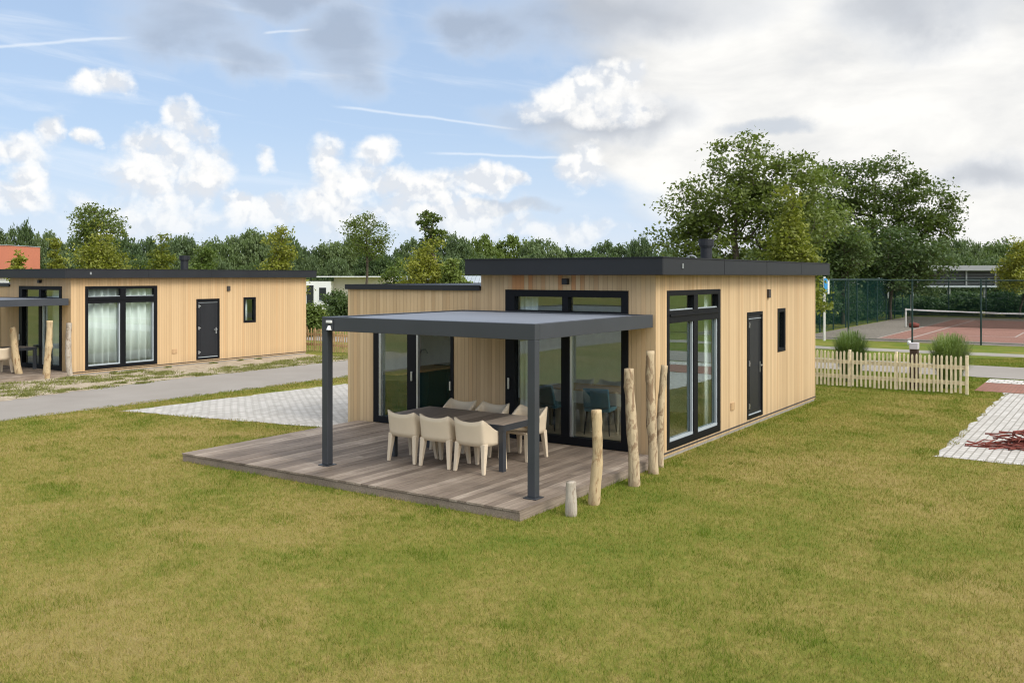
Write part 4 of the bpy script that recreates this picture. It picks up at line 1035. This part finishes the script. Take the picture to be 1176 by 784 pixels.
cone_tree('conical_tree', 'slender yellow-green tree in front of the orange building', 20, 46, 278, 26, 'leaf_lime', 62, n=70)
cone_tree('conical_tree', 'thin yellow-green tree just right of the orange building', 62, 48, 271, 32, 'leaf_lime', 63, n=80)
cone_tree('conical_tree', 'broad yellow-green tree over the left house, under the tall ragged crown', 116, 50, 258, 74, 'leaf_lime', 64, n=150, sharp=1.8)
cone_tree('conical_tree', 'yellow-green tree over the left house, left of its chimney', 185, 50, 270, 50, 'leaf_lime', 65, n=90)
cone_tree('conical_tree', 'dull green tree right of the left house chimney', 232, 52, 267, 46, 'leaf_mid', 66, n=80)
cone_tree('conical_tree', 'pointed yellow-green tree above the right end of the left house roof', 322, 47, 251, 54, 'leaf_lime', 67, n=110)
cone_tree('conical_tree', 'bushy yellow-green tree rising behind the low roof of the near house', 492, 48, 272, 56, 'leaf_lime', 68, n=120, sharp=2.0)
cone_tree('conical_tree', 'fresh green young tree right of the bushy yellow-green one', 520, 46, 287, 34, 'leaf_mid', 69, n=70)
cone_tree('conical_tree', 'pale green young tree in front of the grey roof behind the near house', 455, 62, 290, 40, 'leaf_mid', 70, n=60)
cone_tree('conical_tree', 'yellow-green tree at the right edge of the view beyond the court', 1172, 66, 268, 52, 'leaf_lime', 71, n=120, size=0.2, sharp=1.8)
def airy(px, d, top, width, hgt, leaf, seed, label, n=80, per=30):
    x, y = ground_at(px, d); z = EYE + (316.5 - top) / FOC * d; r = width / 2 / FOC * d; hh = hgt / FOC * d
    return grow_tree('broadleaf_tree', label, 'tree', (x, y), z, [(0, 0, z - hh * 0.5, r, r, hh * 0.48), (-r * 0.3, 0, z - hh * 0.3, r * 0.6, r * 0.6, hh * 0.3), (r * 0.35, 0, z - hh * 0.65, r * 0.7, r * 0.7, hh * 0.33)], leaf, n, per, 0.20, 0.17 * r, seed, 0.1, 'young trees behind the houses', 0.35)
airy(110, 58, 237, 60, 48, 'leaf_oak', 81, 'tall ragged green crown above the left house, left of centre', 110)
airy(420, 75, 246, 52, 56, 'leaf_oak', 82, 'round airy dark green tree between the two houses', 110, 34)
airy(496, 55, 242, 32, 46, 'leaf_oak', 83, 'tall narrow olive crown rising above the bushy yellow-green tree', 60)

# wooded skyline
PROTO = {}
def belt_tree(kind, px, d, top, width, label):
    x, y = ground_at(px, d); z = EYE + (316.5 - top) / FOC * d; r = width / 2 / FOC * d
    if kind not in PROTO:
        g = np.random.default_rng(100 + kind); rr = random.Random(kind)
        bl = [(0, 0, 0.62, 0.72, 0.72, 0.34)] + [(0.62 * math.cos(a), 0.62 * math.sin(a), rr.uniform(0.38, 0.72), rr.uniform(0.3, 0.45), 0.4, rr.uniform(0.18, 0.25)) for a in np.linspace(0, 5.4, 6)] + [(rr.uniform(-0.3, 0.3), rr.uniform(-0.3, 0.3), 0.80, 0.36, 0.36, 0.18), (0, 0, 0.3, 0.8, 0.8, 0.24)]
        tips = inside_blobs(520, bl, g, 0.75); k = np.repeat(np.arange(len(tips)), 26)
        P = tips[k] + g.normal(size=(len(k), 3)) * np.array([0.05, 0.05, 0.032])
        P = P[P[:, 2] > 0.04]
        t = thing('woodland_tree', label, 'tree', (x, y, 0), 0, 'wooded skyline trees')
        m = MB(); m.tube([(0, 0, -0.02), (0.01, 0, 0.3), (0, 0.01, 0.7)], [0.05, 0.035, 0.012], 8); m.build('trunk', 'tree_bark', t)
        # squash: local unit tree (radius 1, height 1); leaves sized for the final scale
        link('crown', leaves_mesh('crown', P, 0.062, ('leaf_belt', 'leaf_dark', 'leaf_belt', 'leaf_mid')[kind], 0.5, kind, 0.75), t)
        PROTO[kind] = t
        t.scale = (r, r, z)
    else:
        t = dup(PROTO[kind], (x, y, 0), None, label, scale=(r, r, z))
    t.rotation_euler = (0, 0, (px * 1.37 + d) % 6.28)
    return t
rr = random.Random(3)
sky_line = [(-60, 258), (-15, 250), (22, 252), (58, 262), (95, 262), (138, 268), (172, 272), (205, 266), (248, 270), (285, 268), (312, 262), (352, 276), (388, 278), (405, 270), (448, 284), (475, 276), (515, 268), (552, 266), (590, 267), (622, 276), (660, 280), (698, 280), (735, 272), (770, 276), (812, 282), (860, 280), (905, 284), (955, 284), (1000, 280), (1046, 280), (1085, 274), (1112, 276), (1150, 276), (1190, 268), (1235, 262)]
where = ['far left', 'left', 'left of centre', 'centre', 'right of centre', 'right', 'far right']
shade = ['grey-green', 'dark', 'soft green', 'lighter green']
spots = ['above the left end of the orange building', 'above the right end of the orange building', 'just left of the tall ragged crown', 'behind the tall ragged crown', 'just right of the tall ragged crown', 'behind the yellow-green tree left of the far chimney', 'straight above the far chimney', 'right of the far chimney', 'behind the dull green tree over the left house', 'just left of the pointed yellow-green tree', 'right of the pointed yellow-green tree', 'above the white bungalow', 'just left of the round airy tree', 'right of the round airy tree', 'behind the tall olive crown', 'right of the tall olive crown', 'above the left end of the near house roof', 'domed and tallest above the near house roof', 'right of the domed one above the near house roof', 'above the wall lamp of the near house', 'small, over the middle of the near house roof', 'left of the big loose oak', 'under the left branches of the big loose oak', 'behind the near house chimney', 'right of the near house chimney', 'behind the conical tree', 'past the far corner of the near house', 'behind the broad olive tree', 'right of the broad olive tree', 'above the left end of the slatted building', 'above the right end of the slatted building', 'behind the tree at the right edge']
sky_line = [q for q in sky_line if -20 < q[0] < 1200]
for i, (px, tp_) in enumerate(sky_line):
    kd_ = 3 if px in (552, 590) else i % 3
    d = rr.uniform(108, 132)
    belt_tree(kd_, px, d, tp_ + rr.uniform(-5, 5), rr.uniform(36, 74), f'{shade[kd_]} woodland tree on the skyline, {spots[i % len(spots)]}')
for i in range(28):
    px = -15 + i * 45 + rr.uniform(-14, 14); kd_ = i % 3
    t = belt_tree(kd_, px, rr.uniform(97, 106), rr.uniform(286, 300), rr.uniform(34, 70), 'low rounded tree at the foot of the wood, one of its front row'); t['group'] = 'front row of the wood'
# crowns out of frame to the right, whose mirror image the side windows show
for i, (bx, by, r, z) in enumerate(((22, 24, 3.5, 7), (30, 20, 4, 8), (26, 31, 4, 9), (34, 12, 4, 8), (38, 3, 4.5, 9), (33, 27, 4, 8))):
    t = dup(PROTO[i % 3], (bx, by, 0), i * 1.1, 'tree standing beyond the right edge of the view', 'trees beyond the right edge of the view', scale=(r, r, z))

def bush(name, label, loc, rx, ry, rz_, leaf, n, size, seed, group=None, rot=0.0):
    g = np.random.default_rng(seed)
    bl = [(g.uniform(-0.75, 0.75) * rx, g.uniform(-0.75, 0.75) * ry, g.uniform(0.3, 0.62) * rz_, rx * 0.42, ry * 0.5, rz_ * 0.38) for _ in range(9)] + [(0, 0, rz_ * 0.35, rx * 0.8, ry * 0.8, rz_ * 0.4)]
    P = inside_blobs(n, bl, g, 0.7); k = np.repeat(np.arange(n), 18)
    P = P[k] + g.normal(size=(len(k), 3)) * np.array([0.14, 0.14, 0.10]); P = P[P[:, 2] > 0.02]
    o = link(name, leaves_mesh(name, P, size, leaf, 0.4, seed), None); o.location = loc; o.rotation_euler = (0, 0, rot)
    return tag(o, label, 'bush', group)
for i in range(5):
    bush('hedge_bush', ['dark bush beside the court fence, nearest the blue sign', 'dark bush along the court fence, second from the blue sign', 'dark bush halfway along the left court fence', 'dark bush towards the far end of the left court fence', 'dark bush at the far left corner of the court'][i], (-9.6 - 0.1 * i, 36 + i * 5.4, 0), 1.7, 2.9, 2.9, 'leaf_hedge', 420, 0.2, 200 + i, 'dark bushes round the tennis court')
for i in range(6):
    bush('hedge_bush', ['dark bush behind the court under the slatted building, leftmost', 'dark bush under the slatted building, left of its middle post', 'dark bush under the middle of the slatted building', 'dark bush behind the tennis net strap', 'tall dark bush right of the slatted building', 'tall dark bush behind the court at the right edge'][i], (-8.0 + i * 3.6, 63.5 + (i % 2), 0), 2.5, 1.5, (1.5, 1.8, 2.0, 1.8, 2.5, 2.9)[i], 'leaf_hedge', 360, 0.22, 220 + i, 'dark bushes round the tennis court')
x, y = ground_at(391, 60); bush('garden_bush', 'dark round bush in front of the white bungalow between the houses', (x, y, 0), 1.1, 1.1, 2.2, 'leaf_dark', 260, 0.2, 240)
x, y = ground_at(357, 46); bush('garden_bush', 'rounded green bush at the far corner of the left house', (x, y, 0), 0.6, 0.6, 1.7, 'leaf_mid', 220, 0.16, 241)

def reed_clump(loc, label, seed, h, r):
    g = np.random.default_rng(seed); n = 2600
    a = g.uniform(0, 2 * np.pi, n); rad = r * 0.28 * np.sqrt(g.random(n)); out = g.uniform(0.15, 1.0, n) * r; hh = h * g.uniform(0.5, 1.06, n) * (1 - 0.22 * (out / r) ** 2)
    b0 = np.stack([np.cos(a) * rad, np.sin(a) * rad, np.zeros(n)], 1); da = a + g.normal(0, 0.5, n); d = np.stack([np.cos(da), np.sin(da), np.zeros(n)], 1)
    s_ = np.stack([-np.sin(da), np.cos(da), np.zeros(n)], 1) * g.uniform(0.004, 0.008, n)[:, None]
    q1 = b0 + d * (out * 0.25)[:, None] + np.array([0, 0, 1]) * (hh * 0.6)[:, None]; q2 = b0 + d * (out * 0.65)[:, None] + np.array([0, 0, 1]) * (hh * 0.95)[:, None]; q3 = b0 + d * out[:, None] + np.array([0, 0, 1]) * (hh * 0.93)[:, None]
    V = np.stack([b0 - s_, b0 + s_, q1 + s_, q1 - s_, q2 + s_ * 0.7, q2 - s_ * 0.7, q3 + s_ * 0.1, q3 - s_ * 0.1], 1).reshape(-1, 3)
    i = np.arange(n)[:, None] * 8
    F = np.concatenate([i + np.array([[0, 1, 2, 3]]), i + np.array([[3, 2, 4, 5]]), i + np.array([[5, 4, 6, 7]])], 0)
    o = link('reed_grass', np_mesh('reed_grass', V, F, 'reed', 4)); o.location = loc
    return tag(o, label, 'ornamental grass', 'ornamental grass clumps behind the picket fence')
reed_clump((*ground_at(977, 26.6), 0), 'rounded ornamental grass clump left of the bollard, behind the picket fence', 5, 1.52, 0.66)
reed_clump((*ground_at(1091, 25.0), 0), 'wider ornamental grass clump right of the bollard, behind the picket fence', 6, 1.54, 0.74)

# ------------------------------------------------------------------ distant buildings
def px_frame(px, d, name, label, cat='building', rz=None):
    x, y = ground_at(px, d); return thing(name, label, cat, (x, y, 0), TH if rz is None else rz)
b = px_frame(0, 75, 'orange_building', 'flat-roofed building with orange wall beyond the left house')
MB().box(-6, 0.7, 0, 5, 2.9, 5.5).build('upper_wall', 'orange_panel', b)
MB().box(-6.2, 0.5, 0.3, 5, 0, 2.89).build('lower_wall', 'white_render', b)
MB().box(-6.1, 0.75, -0.05, 5.05, 5.51, 5.55).build('roof_edge', 'grey_sheet', b)
b = px_frame(390, 82, 'white_bungalow', 'white rendered flat-roofed bungalow seen between the two houses')
wl = MB(); wl.box(-4.5, -0.6, -1.0, 6, 0, 2.55); wl.build('wall', 'white_render', b)
MB().box(-0.58, 4.2, 0.4, 6, 0, 2.9).build('rear_wall', 'beige_render', b)
MB().box(-4.7, 4.3, -1.2, 6.2, 2.91, 3.0).build('roof', 'white_plastic', b)
for x0, x1, z0, z1 in ((-1.6, -1.0, 0.9, 2.0), (-2.7, -2.1, 0.1, 2.2)):
    f = MB().box(x0, x1, -1.03, -1.001, z0, z1).build('window', 'dark_glass', b); MB().box(x0 - 0.05, x1 + 0.05, -1.06, -1.031, z0 - 0.08, z0 - 0.001).build('sill', 'grey_sheet', f)
b = px_frame(500, 88, 'grey_hall', 'low hall with pale grey metal roof behind the near house')
MB().box(-4.6, 4.8, 0, 8, 0, 2.2).build('wall', 'beige_render', b)
rf = MB()
for k in range(24): rf.hexa([(-4.9 + k * 0.41, -0.3, 2.25), (-4.9 + k * 0.41 + 0.38, -0.3, 2.25), (-4.9 + k * 0.41 + 0.38, 6, 2.95), (-4.9 + k * 0.41, 6, 2.95), (-4.9 + k * 0.41, -0.3, 2.33), (-4.9 + k * 0.41 + 0.38, -0.3, 2.33), (-4.9 + k * 0.41 + 0.38, 6, 3.03), (-4.9 + k * 0.41, 6, 3.03)])
rf.build('roof', 'grey_sheet', b)
b = px_frame(1100, 82, 'slatted_building', 'raised building with dark horizontal slats and pale roof band behind the court')
MB().box(-4.6, 3.9, 0.25, 6, 2.2, 3.45).build('wall', 'dark_rubber', b)
sl = MB()
for k in range(9): sl.box(-4.5, 3.4, 0.10, 0.22, 2.25 + k * 0.135, 2.32 + k * 0.135)
sl.build('slats', 'dark_slat', b)
MB().box(-5.2, 4.2, -0.5, 6.4, 3.5, 3.95).build('roof', 'slab_grey', b)
MB().box(-4.8, 3.6, 0.0, 6, 2.0, 2.18).build('floor_slab', 'grey_sheet', b)
for x in (-3.6, 0.7, 3.3):
    MB().box(x, x + 0.14, 0.0, 0.09, 2.181, 3.49).build('mullion', 'slab_grey', b)
for x in (-3.9, -0.6, 2.6): MB().tube([(x, 0.4, 0), (x, 0.4, 1.99)], 0.16, 10).build('column', 'slab_grey', b)
b = px_frame(985, 84, 'white_building', 'low pale building glimpsed through the trees beyond the court')
MB().box(-4, 3.2, 0, 6, 0, 2.6).build('wall', 'white_render', b); MB().box(-4.2, 3.4, -0.2, 6.2, 2.61, 2.85).build('roof', 'grey_sheet', b)
for x in (-2.6, -0.6, 1.6): MB().box(x, x + 1.1, -0.03, -0.001, 0.8, 2.1).build('window', 'dark_glass', b)
b = thing('lamp_pole', 'white pole rising behind the tennis court fence', 'pole', (*ground_at(1047, 70), 0)); MB().tube([(0, 0, 0), (0, 0, 2.9)], [0.12, 0.1], 10).build('shaft', 'pole_white', b)

# ------------------------------------------------------------------ grass blades over the lawn (uncountable)
def vnoise(X, Y, s, seed):
    g = np.random.default_rng(seed); T = g.random((256, 256)); x = X * s; y = Y * s; xi = np.floor(x).astype(int); yi = np.floor(y).astype(int); fx = x - xi; fy = y - yi
    fx = fx * fx * (3 - 2 * fx); fy = fy * fy * (3 - 2 * fy)
    def q(a, b_): return T[a % 256, b_ % 256]
    return (q(xi, yi) * (1 - fx) + q(xi + 1, yi) * fx) * (1 - fy) + (q(xi, yi + 1) * (1 - fx) + q(xi + 1, yi + 1) * fx) * fy
def grass_field(name, n, dmin, dmax, hmean, width, seed, power):
    g = np.random.default_rng(seed)
    d = (dmin ** power + (dmax ** power - dmin ** power) * g.random(n)) ** (1 / power)
    r = (g.random(n) - 0.5) * 2 * (0.60 * d + 1.0)
    X = CAM.x + FWD.x * d + RGT.x * r; Y = CAM.y + FWD.y * d + RGT.y * r
    j = vnoise(X, Y, 2.4, 5) * 0.25
    ok = ~((X > -6.56) & (X < 0.13) & (Y > -4.2) & (Y < 0.1)) & ~((X > -6.9) & (X < 0.02) & (Y > 0) & (Y < 9.2))
    ok &= ~((X > -17.1 + j) & (X < -13.25 - j)) & ~((X > -12.45 + j) & (X < -6.8) & (Y > -1.5 + (X + 12.4) * 0.177 + j) & (Y < 5.3))
    ok &= ~((X > 3.6 + j) & (Y > 3.08 + j) & (Y < 13.4)) & ~((X > 2.95) & (Y > 13.3) & (Y < 16.8)) & ~((Y > 16.9 + j * 0.5) & (Y < 21.05)) & ~((Y > 25.2) & (Y < 27)) & ~((X > -7.6) & (Y > 31.2))
    ok &= ~((X < -17.0) & (Y < 11.7)) & ~((X < -13) & (Y > 11.7) & (X > -17))
    X, Y, d = X[ok], Y[ok], d[ok]; n = len(X)
    tuft = np.clip((vnoise(X, Y, 1.7, 9) * 0.6 + vnoise(X, Y, 4.5, 10) * 0.4 - 0.61) * 6, 0, 1)
    edge = ((X > 0.12) & (X < 0.32) & (Y > -4.3) & (Y < 9)) | ((Y > -4.42) & (Y < -4.2) & (X < 0.3) & (X > -6.6))
    h = hmean * g.uniform(0.5, 1.35, n) * (1 + 0.5 * tuft + 0.35 * edge); w = width * g.uniform(0.7, 1.3, n) * np.clip(d / 9, 1, 3.2)
    a = g.uniform(0, 2 * np.pi, n); la = g.uniform(0, 2 * np.pi, n); le = h * g.uniform(0.1, 1.1, n)
    B = np.stack([X, Y, np.zeros(n)], 1); s_ = np.stack([np.cos(a), np.sin(a), np.zeros(n)], 1) * (w / 2)[:, None]
    T = B + np.stack([np.cos(la) * le, np.sin(la) * le, h], 1)
    V = np.stack([B - s_, B + s_, T], 1).reshape(-1, 3); F = np.arange(3 * n).reshape(n, 3)
    me = np_mesh(name, V, F, 'grass_blade', 3)
    at = me.attributes.new('fresh', 'FLOAT', 'POINT'); at.data.foreach_set('value', np.repeat(0.34 * tuft + 0.25 * edge + 0.3 * (Y > 11.8), 3).astype(np.float32))
    return tag(link(name, me), kind='stuff', label='short patchy lawn grass, part dry tan and part green', cat='grass')
grass_field('lawn_grass', 850000, 6.3, 34.0, 0.033, 0.0056, 77, 0.9)

def weeds(name, n, pts, label):
    g = np.random.default_rng(8); C_ = np.array(pts); k = g.integers(0, len(C_), n)
    B = np.zeros((n, 3)); B[:, :2] = C_[k, :2] + g.normal(size=(n, 2)) * C_[k, 2:3] * np.array([0.55, 1.0]); B = B[(B[:, 0] > -20.2) & (B[:, 0] < -16.4)]; n = len(B)
    a = g.uniform(0, 2 * np.pi, n); h = g.uniform(0.02, 0.085, n); s_ = np.stack([np.cos(a), np.sin(a), np.zeros(n)], 1) * g.uniform(0.006, 0.02, n)[:, None]
    T = B + np.stack([g.normal(0, 0.05, n), g.normal(0, 0.05, n), h], 1)
    V = np.stack([B - s_, B + s_, T], 1).reshape(-1, 3); F = np.arange(3 * n).reshape(n, 3)
    tag(link(name, np_mesh(name, V, F, 'weed', 3)), kind='stuff', label=label, cat='weeds')
g = np.random.default_rng(4)
pts = [(g.uniform(-20.1, -16.6), g.uniform(-3.0, 4.5), g.uniform(0.05, 0.26)) for _ in range(90)] + [(g.uniform(-18.9, -17.1), y_, g.uniform(0.12, 0.35)) for y_ in np.arange(5.6, 11.8, 0.12)] + [(-20.0, 9.0, 0.06), (-20.0, 7.0, 0.08), (-20.0, 5.2, 0.06), (-20.05, 8.2, 0.05), (-20.0, 3.2, 0.06)]
weeds('roadside_weeds', 21000, pts, 'scattered weeds and grass on the sandy strip before the left house')
